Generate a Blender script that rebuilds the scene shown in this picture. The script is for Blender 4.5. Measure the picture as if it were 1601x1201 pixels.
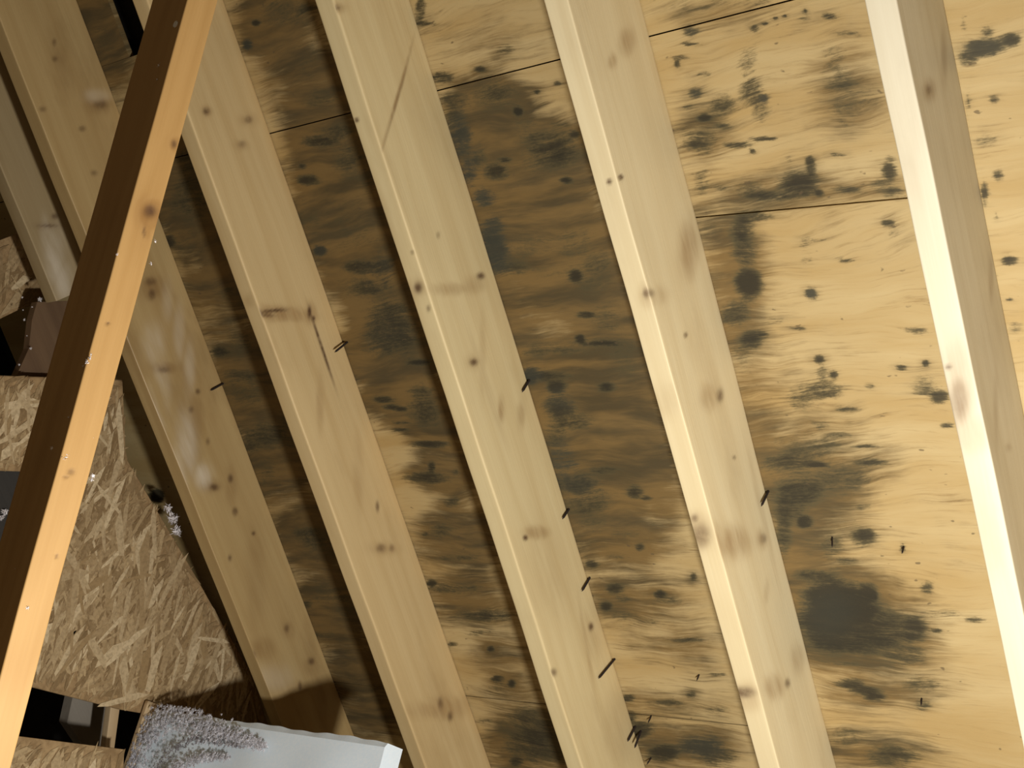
import bpy, math, random
import numpy as np
from mathutils import Matrix, Vector

for o in list(bpy.data.objects):
    bpy.data.objects.remove(o, do_unlink=True)
S = bpy.context.scene
C = S.collection
PITCH = math.radians(40.0)
FLOOR = 1.90
cp, sp = math.cos(PITCH), math.sin(PITCH)
# roof frame: u runs down the slope, v along the eave (to the right), w from the sheathing into the attic
ROOF = Matrix(((0, 1, 0, 0), (cp, 0, -sp, 0), (-sp, 0, -cp, FLOOR), (0, 0, 0, 1)))
def RW(u, v, w):
    return ROOF @ Vector((u, v, w))

# ---------------------------------------------------------------- camera
RC = [[0.794819, 0.285441, 0.535524], [-0.06058, 0.915384, -0.397998], [-0.603815, 0.283894, 0.744857]]
cd = bpy.data.cameras.new('camera')
cam = bpy.data.objects.new('camera', cd)
C.objects.link(cam)
cd.sensor_width = 36.0
cd.lens = 2064.304 * 36.0 / 1601.0
cd.clip_start = 0.02
def vuz(a):  # direction given as (v, u, outward) -> world
    return Vector((a[0], a[1] * cp + a[2] * sp, -a[1] * sp + a[2] * cp))
rx, dn, fw = (vuz(r) for r in RC)
pos = RW(-0.15772, 0.56736, 1.74956)
cam.matrix_world = Matrix(((rx.x, -dn.x, -fw.x, pos.x), (rx.y, -dn.y, -fw.y, pos.y), (rx.z, -dn.z, -fw.z, pos.z), (0, 0, 0, 1)))
S.camera = cam

# ---------------------------------------------------------------- light
w = bpy.data.worlds.new('world'); S.world = w; w.use_nodes = True
w.node_tree.nodes['Background'].inputs['Color'].default_value = (1.0, 0.74, 0.46, 1)
w.node_tree.nodes['Background'].inputs['Strength'].default_value = 0.115
# work lamp standing on the attic floor, below and to the right of the view
ld = bpy.data.lights.new('work_lamp', 'POINT'); ld.shadow_soft_size = 0.045
ld.energy = 104.0; ld.color = (1.0, 0.985, 0.965)
lamp = bpy.data.objects.new('work_lamp', ld); C.objects.link(lamp)
lamp.location = RW(0.76, 0.27, 1.26)
S.view_settings.view_transform = 'Standard'; S.view_settings.look = 'None'
S.view_settings.gamma = 1.0; S.view_settings.use_curve_mapping = False
S.view_settings.exposure = 0.0

# ---------------------------------------------------------------- measured data (metres)
# mould, stains and one painted dark hole on the sheathing: kind, u, v, first half-axis (u, v), second half-axis (u, v), strength
STAINS = [
('m',-0.0448,-0.3372,0.009,0.0386,0.0077,-0.0022,0.45),
('m',-0.0279,-0.2457,0.0129,0.0547,0.0067,-0.0017,0.5),
('m',-0.0098,-0.3409,0.0029,0.0127,0.0078,-0.0022,0.75),
('m',0.008,-0.2452,0.0017,0.0074,0.006,-0.0015,0.8),
('m',0.0778,-0.3581,0.0022,0.011,0.0091,-0.0025,0.75),
('m',0.1056,-0.2553,0.0017,0.0085,0.008,-0.002,0.75),
('m',0.0044,-0.2296,0.0013,0.0055,0.0021,-0.0005,1),
('m',0.0004,-0.2121,0.0008,0.0036,0.0029,-0.0007,1.1),
('m',0.001,-0.1979,0.0008,0.0036,0.0029,-0.0007,1.1),
('m',0.001,-0.1677,0.0008,0.0035,0.0033,-0.0008,1.1),
('m',0.0077,-0.3458,0.0032,0.0148,0.0026,-0.0007,0.9),
('m',0.0232,-0.365,0.0032,0.015,0.0031,-0.0009,0.9),
('m',0.0284,-0.3761,0.0011,0.005,0.0063,-0.0018,0.9),
('m',0.0151,-0.1367,0.0024,0.0104,0.0049,-0.0011,1),
('m',0.0117,-0.1702,0.0024,0.0106,0.005,-0.0012,0.6),
('m',0.0432,-0.1158,0.0034,0.0154,0.0033,-0.0007,0.65),
('m',0.0479,-0.2664,0.0032,0.0151,0.0306,-0.008,0.5),
('m',0.0923,-0.2709,0.0038,0.019,0.0267,-0.0069,0.6),
('m',0.114,-0.2644,0.0033,0.0171,0.0197,-0.005,0.65),
('m',0.0535,-0.3376,0.0028,0.0138,0.0045,-0.0012,0.7),
('m',0.0944,-0.3766,0.0023,0.0122,0.0073,-0.0021,0.7),
('m',0.1028,-0.3228,0.0042,0.0216,0.0163,-0.0044,0.75),
('m',0.115,-0.3546,0.0023,0.0121,0.0055,-0.0015,1.1),
('m',0.1444,-0.3745,0.0054,0.0305,0.015,-0.0042,0.85),
('m',0.1617,-0.3707,0.0044,0.0255,0.0094,-0.0026,0.55),
('m',0.1325,-0.3277,0.0026,0.0139,0.0037,-0.001,0.8),
('m',0.1641,-0.3122,0.0038,0.0217,0.0046,-0.0012,0.95),
('m',0.1621,-0.2696,0.0038,0.0211,0.0036,-0.0009,1),
('m',0.1762,-0.2926,0.0008,0.0049,0.0037,-0.001,1),
('m',0.064,-0.1444,0.0047,0.0219,0.0101,-0.0023,0.5),
('m',0.0909,-0.1431,0.0045,0.022,0.0128,-0.0029,0.5),
('m',0.1074,-0.1404,0.0053,0.0263,0.012,-0.0027,0.55),
('m',0.1277,-0.1238,0.006,0.0305,0.0137,-0.0031,0.55),
('m',0.145,-0.1415,0.0042,0.0221,0.0122,-0.0027,0.5),
('m',0.1624,-0.1454,0.0026,0.0143,0.0088,-0.002,0.55),
('m',0.2387,-0.1003,0.0017,0.0105,0.0107,-0.0023,1),
('m',0.2196,-0.0945,0.0015,0.0087,0.0044,-0.0009,0.7),
('m',0.2035,-0.167,0.0022,0.0127,0.0027,-0.0006,0.85),
('m',0.2367,-0.235,0.0042,0.0266,0.0186,-0.0045,1.05),
('m',0.2047,-0.2096,0.0013,0.0075,0.0073,-0.0017,1),
('m',0.2187,-0.211,0.0014,0.0084,0.011,-0.0026,0.9),
('m',0.1967,-0.2402,0.0013,0.0076,0.0046,-0.0011,0.6),
('m',0.236,-0.308,0.004,0.0258,0.0123,-0.0032,0.85),
('m',0.2487,-0.2762,0.0051,0.0331,0.0075,-0.0019,0.95),
('m',0.2091,-0.3839,0.002,0.0125,0.0241,-0.0067,0.55),
('m',0.2241,-0.3524,0.0026,0.0163,0.0057,-0.0015,0.7),
('m',0.2557,-0.1626,0.004,0.0255,0.0055,-0.0012,0.8),
('m',0.2553,-0.1176,0.0028,0.0178,0.0072,-0.0015,0.65),
('m',0.2678,-0.1028,0.0025,0.0159,0.009,-0.0019,0.65),
('m',0.2536,-0.2065,0.0012,0.0075,0.0055,-0.0013,1.1),
('m',0.2884,-0.3375,0.0028,0.0204,0.0215,-0.0056,0.9),
('m',0.3253,-0.3428,0.0026,0.0206,0.0248,-0.0065,0.85),
('m',0.2815,-0.3874,0.0029,0.021,0.0099,-0.0027,0.55),
('m',0.274,-0.3053,0.0036,0.0249,0.0077,-0.002,0.7),
('m',0.3707,-0.3504,0.0024,0.0208,0.0182,-0.0047,1),
('m',0.3268,-0.2457,0.0013,0.0097,0.0115,-0.0028,0.5),
('m',0.348,-0.2507,0.0015,0.0118,0.0078,-0.0019,0.5),
('m',0.3211,-0.2293,0.0023,0.0173,0.0029,-0.0007,0.6),
('m',0.3117,-0.1157,0.0015,0.0108,0.0046,-0.001,1),
('m',0.3269,-0.1078,0.0018,0.0134,0.0092,-0.0019,0.45),
('m',0.3577,-0.1894,0.0016,0.0132,0.0024,-0.0005,0.8),
('m',0.381,-0.3509,0.0023,0.0208,0.0223,-0.0058,1),
('m',0.4206,-0.3842,0.0027,0.0267,0.0208,-0.0055,0.85),
('m',0.4029,-0.2547,0.001,0.0089,0.0089,-0.0021,0.9),
('m',0.4551,-0.2878,0.0013,0.0142,0.0031,-0.0007,1),
('m',0.4659,-0.3675,0.0017,0.0192,0.0168,-0.0043,0.95),
('m',0.4579,-0.3491,0.0011,0.0127,0.0042,-0.0011,0.9),
('m',0.4402,-0.3242,0.0025,0.0258,0.0062,-0.0015,0.5),
('m',0.4963,-0.3919,0.0017,0.0217,0.0268,-0.007,0.55),
('m',0.5072,-0.266,0.0006,0.0081,0.0072,-0.0017,1),
('m',0.5337,-0.2484,0.0005,0.007,0.0062,-0.0014,1.1),
('m',0.5577,-0.2695,0.0019,0.0305,0.0158,-0.0037,0.85),
('m',0.5669,-0.3117,0.0017,0.0292,0.0214,-0.0052,0.65),
('m',0.5302,-0.2672,0.0007,0.0102,0.0146,-0.0034,0.7),
('m',0.5915,-0.238,0.001,0.0181,0.0042,-0.0009,1),
('m',0.555,-0.1967,0.0006,0.0088,0.0051,-0.0011,0.75),
('m',0.5299,-0.1435,0.0006,0.0075,0.004,-0.0008,0.9),
('m',0.5256,-0.1066,0.0004,0.0055,0.0049,-0.001,1.1),
('m',0.4757,-0.1078,0.0015,0.0164,0.0049,-0.001,0.8),
('m',0.5602,-0.1173,0.0012,0.0186,0.0161,-0.0032,0.7),
('m',0.5798,-0.0967,0.0008,0.0129,0.0101,-0.002,1),
('m',0.6248,-0.0951,0.0005,0.0111,0.0041,-0.0008,1),
('m',0.616,-0.2873,0.0007,0.0156,0.0065,-0.0015,0.7),
('m',0.6332,-0.2671,0.0008,0.0205,0.0054,-0.0012,0.7),
('m',0.6532,-0.3195,0.0018,0.0526,0.0221,-0.0053,0.75),
('m',0.6778,-0.3582,0.0013,0.0487,0.0158,-0.0039,0.8),
('m',0.6836,-0.3105,0.0005,0.0191,0.0044,-0.001,1.1),
('m',0.6545,-0.2214,0.0009,0.026,0.0032,-0.0007,0.95),
('m',0.6815,-0.2242,0.0008,0.0282,0.0054,-0.0012,0.9),
('m',0.709,-0.2728,0.0009,0.0465,0.0279,-0.0063,0.75),
('m',0.7247,-0.3453,0.0006,0.0433,0.0286,-0.0069,0.85),
('m',0.7589,-0.3781,0.0001,0.0333,0.0292,-0.0072,0.75),
('m',0.7857,-0.3555,-0,0.0155,0.0117,-0.0028,1.1),
('m',0.7595,-0.2526,0.0001,0.0166,0.0067,-0.0015,0.6),
('m',0.8059,-0.2586,-0.0001,0.0157,0.0114,-0.0025,0.9),
('m',0.7953,-0.396,-0.0001,0.0147,0.0598,-0.0148,0.75),
('m',0.825,-0.3197,-0.0003,0.0196,0.0211,-0.0049,0.75),
('m',0.8255,-0.3528,-0.0003,0.02,0.0237,-0.0056,0.45),
('m',0.8116,-0.2641,-0.0002,0.021,0.0161,-0.0035,0.8),
('m',0.8561,-0.2974,-0.0005,0.0194,0.0094,-0.0021,0.65),
('m',0.8301,-0.2037,-0.0001,0.0051,0.0079,-0.0016,0.85),
('m',0.8818,-0.374,-0.001,0.0338,0.0097,-0.0023,0.85),
('m',0.919,-0.3413,-0.0019,0.0465,0.0366,-0.0084,1.05),
('m',0.966,-0.36,-0.003,0.0561,0.0437,-0.0101,1.05),
('m',0.945,-0.3054,-0.0021,0.0435,0.0366,-0.0081,1),
('m',0.9083,-0.281,-0.0008,0.0194,0.0143,-0.0031,0.95),
('m',0.9185,-0.2715,-0.0004,0.0086,0.0095,-0.0021,1.1),
('m',0.9828,-0.2736,-0.0036,0.0588,0.0367,-0.0079,0.95),
('m',0.9758,-0.2161,-0.0014,0.023,0.024,-0.0049,0.95),
('m',1.0152,-0.3421,-0.0046,0.0669,0.0226,-0.0051,0.9),
('m',1.0263,-0.2422,-0.0031,0.0425,0.0196,-0.0041,0.75),
('m',0.8998,-0.1783,-0.0004,0.0101,0.0115,-0.0023,0.8),
('m',0.9771,-0.1784,-0.0006,0.0092,0.0047,-0.0009,1),
('m',0.9538,-0.1141,-0.0009,0.0157,0.0046,-0.0008,0.85),
('m',0.9463,-0.1683,-0.0016,0.0303,0.0093,-0.0018,0.45),
('m',1.052,-0.3381,-0.0018,0.0226,0.0051,-0.0011,0.7),
('m',1.0902,-0.3466,-0.0026,0.0285,0.0103,-0.0023,0.95),
('m',1.102,-0.3246,-0.0026,0.0282,0.009,-0.002,0.95),
('m',1.1144,-0.3095,-0.0018,0.018,0.0077,-0.0017,1),
('m',1.079,-0.2213,-0.0033,0.037,0.0149,-0.003,0.65),
('m',1.1213,-0.2298,-0.0015,0.0151,0.0101,-0.002,0.7),
('m',1.204,-0.3802,-0.0043,0.0353,0.0189,-0.0043,0.65),
('m',1.2296,-0.3052,-0.0059,0.0452,0.024,-0.005,0.85),
('m',0.9563,-0.3611,-0.0012,0.0226,0.0751,-0.0175,0.6),
('m',0.1004,0.0555,0.005,0.0231,0.0112,-0.002,1.05),
('m',0.108,0.033,0.0027,0.0126,0.0113,-0.0021,0.85),
('m',0.0987,0.0893,0.0025,0.0113,0.0079,-0.0014,1.05),
('m',0.0805,0.0624,0.0017,0.0077,0.0063,-0.0011,0.75),
('m',0.1681,0.0555,0.0014,0.0071,0.0049,-0.0009,1),
('m',0.1634,0.0226,0.0008,0.004,0.0116,-0.0022,0.7),
('m',0.0645,0.0354,0.0011,0.0047,0.0095,-0.0018,0.7),
('m',0.2172,0.0343,0.0026,0.0144,0.0084,-0.0015,0.45),
('m',0.2675,0.0427,0.0012,0.0072,0.0077,-0.0014,0.85),
('m',0.287,0.0208,0.0008,0.0049,0.0174,-0.0032,0.9),
('m',0.3857,0.0361,0.0012,0.0099,0.0072,-0.0013,1.05),
('m',0.3223,0.0296,0.0005,0.0033,0.0053,-0.0009,0.8),
('m',0.441,0.0264,0.0005,0.005,0.0037,-0.0006,0.9),
('m',0.4797,0.0291,0.0009,0.0101,0.0093,-0.0016,0.6),
('b',-0.0284,-0.3057,0.0258,0.1116,0.0215,-0.0059,0.35),
('b',0.1295,-0.3597,0.0083,0.0451,0.0561,-0.0155,0.3),
('b',0.116,-0.1377,0.0104,0.0522,0.0607,-0.0137,0.35),
('b',0.2457,-0.2452,0.0215,0.1388,0.0328,-0.008,0.35),
('b',0.3783,-0.384,0.0059,0.0526,0.1258,-0.0336,0.5),
('b',0.593,-0.4184,0.0039,0.0768,0.1372,-0.036,0.5),
('b',0.7202,-0.3388,0.0016,0.1058,0.1042,-0.0249,0.55),
('b',0.885,-0.4009,-0.0021,0.0679,0.1636,-0.0399,0.55),
('b',0.9784,-0.3216,-0.0075,0.1291,0.1003,-0.0225,0.6),
('b',1.1022,-0.3269,-0.0093,0.0996,0.0518,-0.0114,0.4),
('b',1.2367,-0.3794,-0.0179,0.1376,0.0548,-0.0123,0.45),
('b',0.2561,-0.3729,0.009,0.0615,0.0392,-0.0107,0.3),
('m',-0.0519,-0.6602,0.0035,0.0164,0.0085,-0.0031,0.8),
('m',-0.0339,-0.7211,0.0023,0.0109,0.0048,-0.0018,1.1),
('m',-0.0356,-0.801,0.0052,0.0253,0.0089,-0.0035,1.05),
('m',-0.1483,-0.8013,0.0026,0.0113,0.019,-0.0077,1),
('m',-0.1259,-0.8035,0.0057,0.025,0.0029,-0.0012,0.9),
('m',0.0028,-0.7859,0.0061,0.0315,0.015,-0.0058,0.8),
('m',0.0376,-0.8021,0.0043,0.023,0.0256,-0.0099,0.75),
('m',0.0679,-0.7973,0.0037,0.0205,0.031,-0.0119,0.8),
('m',0.103,-0.7724,0.003,0.0178,0.0207,-0.0078,0.65),
('m',0.1252,-0.8054,0.003,0.0181,0.0232,-0.0088,0.85),
('m',0.0459,-0.6724,0.0018,0.0096,0.0079,-0.0028,1.1),
('m',0.012,-0.7119,0.0107,0.0542,0.0217,-0.008,0.65),
('m',0.0094,-0.6721,0.0071,0.0355,0.0146,-0.0052,0.55),
('m',0.0227,-0.6263,0.0014,0.007,0.0038,-0.0013,1.1),
('m',0.0167,-0.5848,0.0014,0.0068,0.0038,-0.0013,0.9),
('m',0.0687,-0.6741,0.0044,0.0239,0.0179,-0.0064,0.55),
('m',0.1311,-0.749,0.0037,0.0226,0.0135,-0.005,1.05),
('m',0.1167,-0.7238,0.0025,0.0149,0.0051,-0.0019,1),
('m',0.1056,-0.6336,0.0082,0.0468,0.025,-0.0086,0.75),
('m',0.1316,-0.6362,0.0089,0.0528,0.0202,-0.0069,0.7),
('m',0.0991,-0.5819,0.0017,0.0092,0.0059,-0.0019,0.95),
('m',0.1683,-0.6197,0.0019,0.0118,0.0051,-0.0017,1.1),
('m',0.0798,-0.6025,0.0038,0.0208,0.0049,-0.0016,0.65),
('m',0.1236,-0.6023,0.005,0.0289,0.0179,-0.006,0.7),
('m',0.1726,-0.7888,0.0035,0.0232,0.0149,-0.0056,0.85),
('m',0.2342,-0.7938,0.0036,0.0261,0.0307,-0.0113,0.85),
('m',0.2679,-0.7993,0.0034,0.0263,0.0277,-0.0102,0.85),
('m',0.2621,-0.7293,0.0058,0.0441,0.0195,-0.0069,0.5),
('m',0.2996,-0.7764,0.0055,0.0454,0.0145,-0.0052,0.7),
('m',0.3279,-0.6537,0.0016,0.0135,0.0109,-0.0036,1.05),
('m',0.2744,-0.6361,0.0044,0.0337,0.0298,-0.0098,0.5),
('m',0.325,-0.6123,0.004,0.0334,0.0432,-0.0139,0.65),
('m',0.3147,-0.6986,0.0045,0.0375,0.0109,-0.0037,0.55),
('m',0.3959,-0.6542,0.0017,0.0173,0.0056,-0.0018,1),
('m',0.4362,-0.6803,0.0009,0.0101,0.0079,-0.0026,1.15),
('m',0.4485,-0.6455,0.0042,0.0492,0.0056,-0.0018,0.95),
('m',0.458,-0.7139,0.0062,0.0762,0.0092,-0.0031,0.6),
('m',0.4535,-0.769,0.0032,0.0396,0.0164,-0.0057,0.6),
('m',0.4088,-0.6164,0.0026,0.0267,0.0423,-0.0134,0.55),
('m',0.467,-0.6032,0.0028,0.0339,0.043,-0.0133,0.55),
('m',0.4987,-0.7613,0.0028,0.0396,0.0119,-0.004,0.9),
('m',0.4956,-0.8044,0.0013,0.019,0.0168,-0.0059,0.95),
('m',0.5207,-0.7578,0.0012,0.0186,0.0119,-0.004,1.1),
('m',0.5272,-0.6577,0.0011,0.0177,0.0093,-0.0029,1.05),
('m',0.5571,-0.7633,0.0021,0.0373,0.0194,-0.0065,0.95),
('m',0.5887,-0.7465,0.0021,0.045,0.017,-0.0056,0.8),
('m',0.6142,-0.7895,0.0013,0.0327,0.0299,-0.0101,0.7),
('m',0.6683,-0.7938,0.001,0.0384,0.0356,-0.0119,0.55),
('m',0.707,-0.7788,0.0009,0.0545,0.023,-0.0076,0.8),
('m',0.6831,-0.7097,0.0009,0.0395,0.0087,-0.0028,0.8),
('m',0.7456,-0.7679,0.0004,0.0517,0.0284,-0.0092,0.75),
('m',0.7276,-0.6614,0.0002,0.0169,0.0137,-0.0042,0.95),
('m',0.7391,-0.6414,0.0001,0.0129,0.005,-0.0015,0.9),
('m',0.7805,-0.7681,-0.0001,0.0384,0.0235,-0.0076,0.55),
('m',0.8367,-0.6839,-0.0002,0.0107,0.0078,-0.0024,1),
('m',0.8099,-0.6998,-0.0003,0.0333,0.0065,-0.002,0.55),
('m',0.8732,-0.798,-0.0004,0.017,0.0081,-0.0026,1),
('m',0.856,-0.7411,-0.0011,0.0544,0.0053,-0.0017,0.5),
('m',0.9229,-0.7621,-0.0008,0.0223,0.0109,-0.0034,1.05),
('m',0.9453,-0.751,-0.0007,0.0167,0.0082,-0.0025,0.75),
('m',0.9312,-0.6696,-0.0005,0.012,0.0093,-0.0027,1),
('m',0.9622,-0.7954,-0.0007,0.0143,0.0111,-0.0035,1.05),
('m',0.9798,-0.7659,-0.0015,0.0281,0.0125,-0.0039,0.6),
('m',0.9952,-0.725,-0.0031,0.0548,0.011,-0.0033,0.45),
('m',1.1646,-0.8087,-0.0014,0.0147,0.0089,-0.0027,1),
('m',1.2055,-0.8141,-0.0016,0.0148,0.015,-0.0046,1),
('m',1.2364,-0.8048,-0.0024,0.0207,0.0212,-0.0064,0.9),
('m',1.2831,-0.7688,-0.0041,0.0321,0.0183,-0.0054,0.9),
('m',0.8935,-0.5913,-0.0002,0.0064,0.009,-0.0025,0.9),
('m',0.9425,-0.6558,-0.0015,0.033,0.0093,-0.0027,0.65),
('m',1.0249,-0.64,-0.003,0.0462,0.0054,-0.0015,0.85),
('m',1.0924,-0.5951,-0.0015,0.0183,0.0041,-0.0011,0.8),
('m',1.1423,-0.6652,-0.0011,0.0109,0.0085,-0.0024,0.9),
('m',1.1669,-0.732,-0.0043,0.0422,0.0073,-0.0021,0.7),
('m',1.1704,-0.6162,-0.0028,0.0267,0.0113,-0.0031,0.75),
('m',1.2322,-0.7935,-0.0034,0.0294,0.0181,-0.0054,0.8),
('m',1.2842,-0.7663,-0.0047,0.0363,0.0213,-0.0062,0.85),
('m',1.2566,-0.6743,-0.0061,0.0483,0.0266,-0.0074,0.9),
('m',1.2784,-0.6455,-0.0054,0.041,0.0207,-0.0056,0.75),
('b',0.0218,-0.7155,0.0163,0.0839,0.0398,-0.0147,0.8),
('b',0.1038,-0.8,0.0087,0.0511,0.0849,-0.0324,0.8),
('b',0.1191,-0.647,0.018,0.1046,0.0507,-0.0175,0.8),
('b',0.2058,-0.7161,0.0178,0.1216,0.0751,-0.0265,0.85),
('b',0.3184,-0.7157,0.0159,0.1352,0.0782,-0.0269,0.85),
('b',0.4479,-0.6933,0.0115,0.1357,0.0813,-0.0268,0.8),
('b',0.5663,-0.7056,0.0075,0.1386,0.0849,-0.0275,0.85),
('b',0.6888,-0.7317,0.0029,0.13,0.0891,-0.0286,0.85),
('b',0.8166,-0.7315,-0.0013,0.1191,0.0794,-0.0249,0.65),
('b',0.9344,-0.7135,-0.0049,0.1197,0.0682,-0.0206,0.5),
('b',1.0395,-0.6773,-0.0082,0.119,0.0557,-0.0161,0.35),
('b',1.1665,-0.714,-0.0111,0.1096,0.0437,-0.0127,0.35),
('b',1.2679,-0.7294,-0.0159,0.1253,0.0529,-0.0152,0.55),
('b',-0.0772,-0.6919,0.0256,0.1157,0.0477,-0.0177,0.25),
('b',0.6673,-0.6072,0.0014,0.0496,0.0731,-0.0217,0.6),
('l',-0.0039,-0.6357,0.0059,0.029,0.0086,-0.003,0.5),
('l',-0.0027,-0.5904,0.0047,0.0226,0.0085,-0.0029,0.5),
('l',0.0423,-0.6206,0.0054,0.0278,0.0165,-0.0057,0.6),
('l',0.0785,-0.7564,0.0031,0.0176,0.0205,-0.0076,0.4),
('l',0.0999,-0.7085,0.0034,0.0196,0.0122,-0.0044,0.45),
('l',0.4177,-0.7297,0.0038,0.0411,0.0252,-0.0086,0.65),
('l',0.3462,-0.7766,0.0043,0.0392,0.0181,-0.0064,0.45),
('l',0.4847,-0.7055,0.0024,0.0321,0.014,-0.0046,0.3),
('l',0.2085,-0.6973,0.0036,0.0247,0.0211,-0.0074,0.3),
('l',0.8699,-0.7759,-0.0013,0.0554,0.0134,-0.0043,0.3),
('l',0.866,-0.6142,-0.0009,0.0384,0.0193,-0.0055,0.3),
('l',1.0999,-0.7496,-0.0047,0.0562,0.0172,-0.0052,0.4),
('t',0.0679,-0.7973,0.005,0.0281,0.0414,-0.0159,1),
('t',0.1304,-0.8074,0.0042,0.0259,0.0372,-0.0141,1),
('t',0.1726,-0.7888,0.0049,0.0322,0.0267,-0.01,1),
('t',0.2396,-0.7958,0.0049,0.0365,0.0496,-0.0183,1),
('t',0.279,-0.8033,0.0041,0.0329,0.0335,-0.0123,0.9),
('t',0.4956,-0.8044,0.0017,0.0244,0.0216,-0.0076,0.9),
('t',0.545,-0.7592,0.0023,0.0398,0.0241,-0.0081,0.6),
('t',0.6646,-0.7925,0.0011,0.0411,0.0381,-0.0128,1),
('t',0.7133,-0.7809,0.0009,0.0546,0.0256,-0.0085,0.5),
('t',1.2566,-0.6743,-0.0069,0.0551,0.0296,-0.0082,0.8),
('t',0.4029,-0.2547,0.0013,0.0119,0.0119,-0.0028,1),
('t',-0.1779,-1.2002,0.004,0.0183,0.0105,-0.0053,1),
('t',0.2131,-1.1978,0.0029,0.0223,0.012,-0.0056,1),
('t',0.1056,-0.2553,0.0019,0.0095,0.0089,-0.0023,0.9),
('t',0.0778,-0.3581,0.0024,0.012,0.0109,-0.003,0.7),
('t',-0.0098,-0.3409,0.0031,0.0137,0.0087,-0.0025,0.6),
('t',0.9561,-0.3577,-0.0023,0.0449,0.0498,-0.0115,0.5),
('t',0.1004,0.0555,0.0067,0.0308,0.016,-0.0029,0.6),
('t',0.2658,-1.0574,0.0054,0.0447,0.0476,-0.0203,0.4),
('t',0.393,-1.1115,0.0055,0.0618,0.0504,-0.0214,0.4),
('b',0.1876,-0.6199,0.0082,0.0527,0.0621,-0.0206,0.75),
('b',0.2981,-0.6062,0.0067,0.0531,0.0752,-0.0242,0.8),
('b',0.4099,-0.6042,0.0046,0.0479,0.0782,-0.0245,0.8),
('b',0.5246,-0.6083,0.0032,0.0487,0.0815,-0.025,0.75),
('b',0.6311,-0.609,0.0019,0.0494,0.0723,-0.0217,0.7),
('b',0.7529,-0.6134,0.0003,0.0503,0.0753,-0.0221,0.5),
('b',0.3644,-0.8276,0.0055,0.0536,0.0938,-0.0343,0.8),
('b',0.4625,-0.8068,0.0042,0.0536,0.072,-0.0254,0.8),
('b',0.6105,-0.8163,0.0023,0.0549,0.1017,-0.035,0.8),
('b',0.7387,-0.8174,0.0005,0.0557,0.0791,-0.0266,0.8),
('b',0.0594,-0.7426,0.0113,0.0615,0.051,-0.0189,0.7),
('m',-0.2012,-1.1007,0.0164,0.0714,0.0131,-0.0064,0.6),
('m',-0.2126,-1.0633,0.0164,0.07,0.011,-0.0052,0.6),
('m',-0.2086,-1.1627,0.0024,0.0105,0.0051,-0.0026,1.1),
('m',-0.1396,-1.0504,0.008,0.0368,0.062,-0.0289,0.35),
('m',-0.1779,-1.2002,0.0027,0.0122,0.0084,-0.0042,1),
('m',-0.0522,-1.0672,0.0084,0.0432,0.0148,-0.0068,0.55),
('m',0.0066,-1.0624,0.0066,0.0363,0.0151,-0.0069,0.7),
('m',0.0185,-1.1078,0.0066,0.0371,0.0099,-0.0046,0.9),
('m',0.0607,-1.055,0.0062,0.0364,0.0331,-0.0148,0.75),
('m',0.0807,-1.1664,0.0045,0.0278,0.008,-0.0037,1.1),
('m',0.0954,-1.0233,0.0035,0.0216,0.0333,-0.0144,0.6),
('m',0.0533,-1.1702,0.0018,0.0108,0.0056,-0.0027,1),
('m',0.2131,-1.1978,0.0021,0.0159,0.0096,-0.0044,1.1),
('m',0.2558,-1.1091,0.0056,0.0457,0.0131,-0.0057,0.95),
('m',0.2962,-1.1187,0.0052,0.0462,0.0182,-0.0079,0.8),
('m',0.1743,-1.0975,0.008,0.0569,0.0443,-0.0196,0.5),
('m',0.2658,-1.0574,0.004,0.0329,0.0452,-0.0192,0.7),
('m',0.3461,-1.0915,0.0046,0.0458,0.0295,-0.0125,0.55),
('m',0.393,-1.1115,0.0047,0.0527,0.0479,-0.0204,0.75),
('m',0.3982,-1.0542,0.0038,0.0423,0.0423,-0.0174,0.75),
('m',0.35,-1.0533,0.003,0.0301,0.0244,-0.0101,0.6),
('m',0.4526,-1.0481,0.0023,0.0304,0.0063,-0.0025,1),
('m',0.4235,-1.2511,0.0033,0.0416,0.0131,-0.0059,0.6),
('m',0.1495,-1.2021,0.0045,0.0316,0.0331,-0.0156,0.5),
('m',0.5212,-1.166,0.0017,0.0292,0.0066,-0.0028,1.05),
('m',0.5382,-1.1531,0.0012,0.0226,0.0053,-0.0022,1),
('m',0.5434,-1.1305,0.0009,0.016,0.0053,-0.0022,1),
('m',0.5712,-1.1421,0.0011,0.0226,0.004,-0.0017,1),
('m',0.5859,-1.1482,0.001,0.0227,0.004,-0.0017,1.05),
('m',0.5335,-1.0697,0.0021,0.0372,0.0365,-0.0147,0.8),
('m',0.5666,-1.0702,0.0018,0.0373,0.0223,-0.009,0.8),
('m',0.6195,-1.0914,0.0017,0.0473,0.008,-0.0032,1),
('m',0.6669,-1.1023,0.0002,0.0096,0.0123,-0.0049,1.1),
('m',0.69,-1.1197,0.0011,0.0546,0.0124,-0.005,1),
('m',0.7419,-1.08,0.0001,0.0192,0.0125,-0.0049,0.8),
('m',0.6805,-1.0482,0.0002,0.0094,0.0081,-0.0031,0.75),
('m',0.8067,-1.1381,-0.0003,0.0412,0.0173,-0.0068,0.65),
('m',0.8142,-1.1779,-0.0001,0.0101,0.0058,-0.0023,0.9),
('m',0.8664,-1.1071,-0.0012,0.057,0.0073,-0.0028,0.85),
('m',0.9278,-1.2064,-0.0004,0.0121,0.0091,-0.0036,1.1),
('m',0.9375,-1.1477,-0.0025,0.0667,0.0135,-0.0052,0.7),
('m',0.997,-1.096,-0.0038,0.0736,0.0151,-0.0056,0.9),
('m',1.0408,-1.1322,-0.0017,0.027,0.0077,-0.0029,0.75),
('m',1.0768,-1.1092,-0.0007,0.0101,0.0077,-0.0029,1.1),
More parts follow.
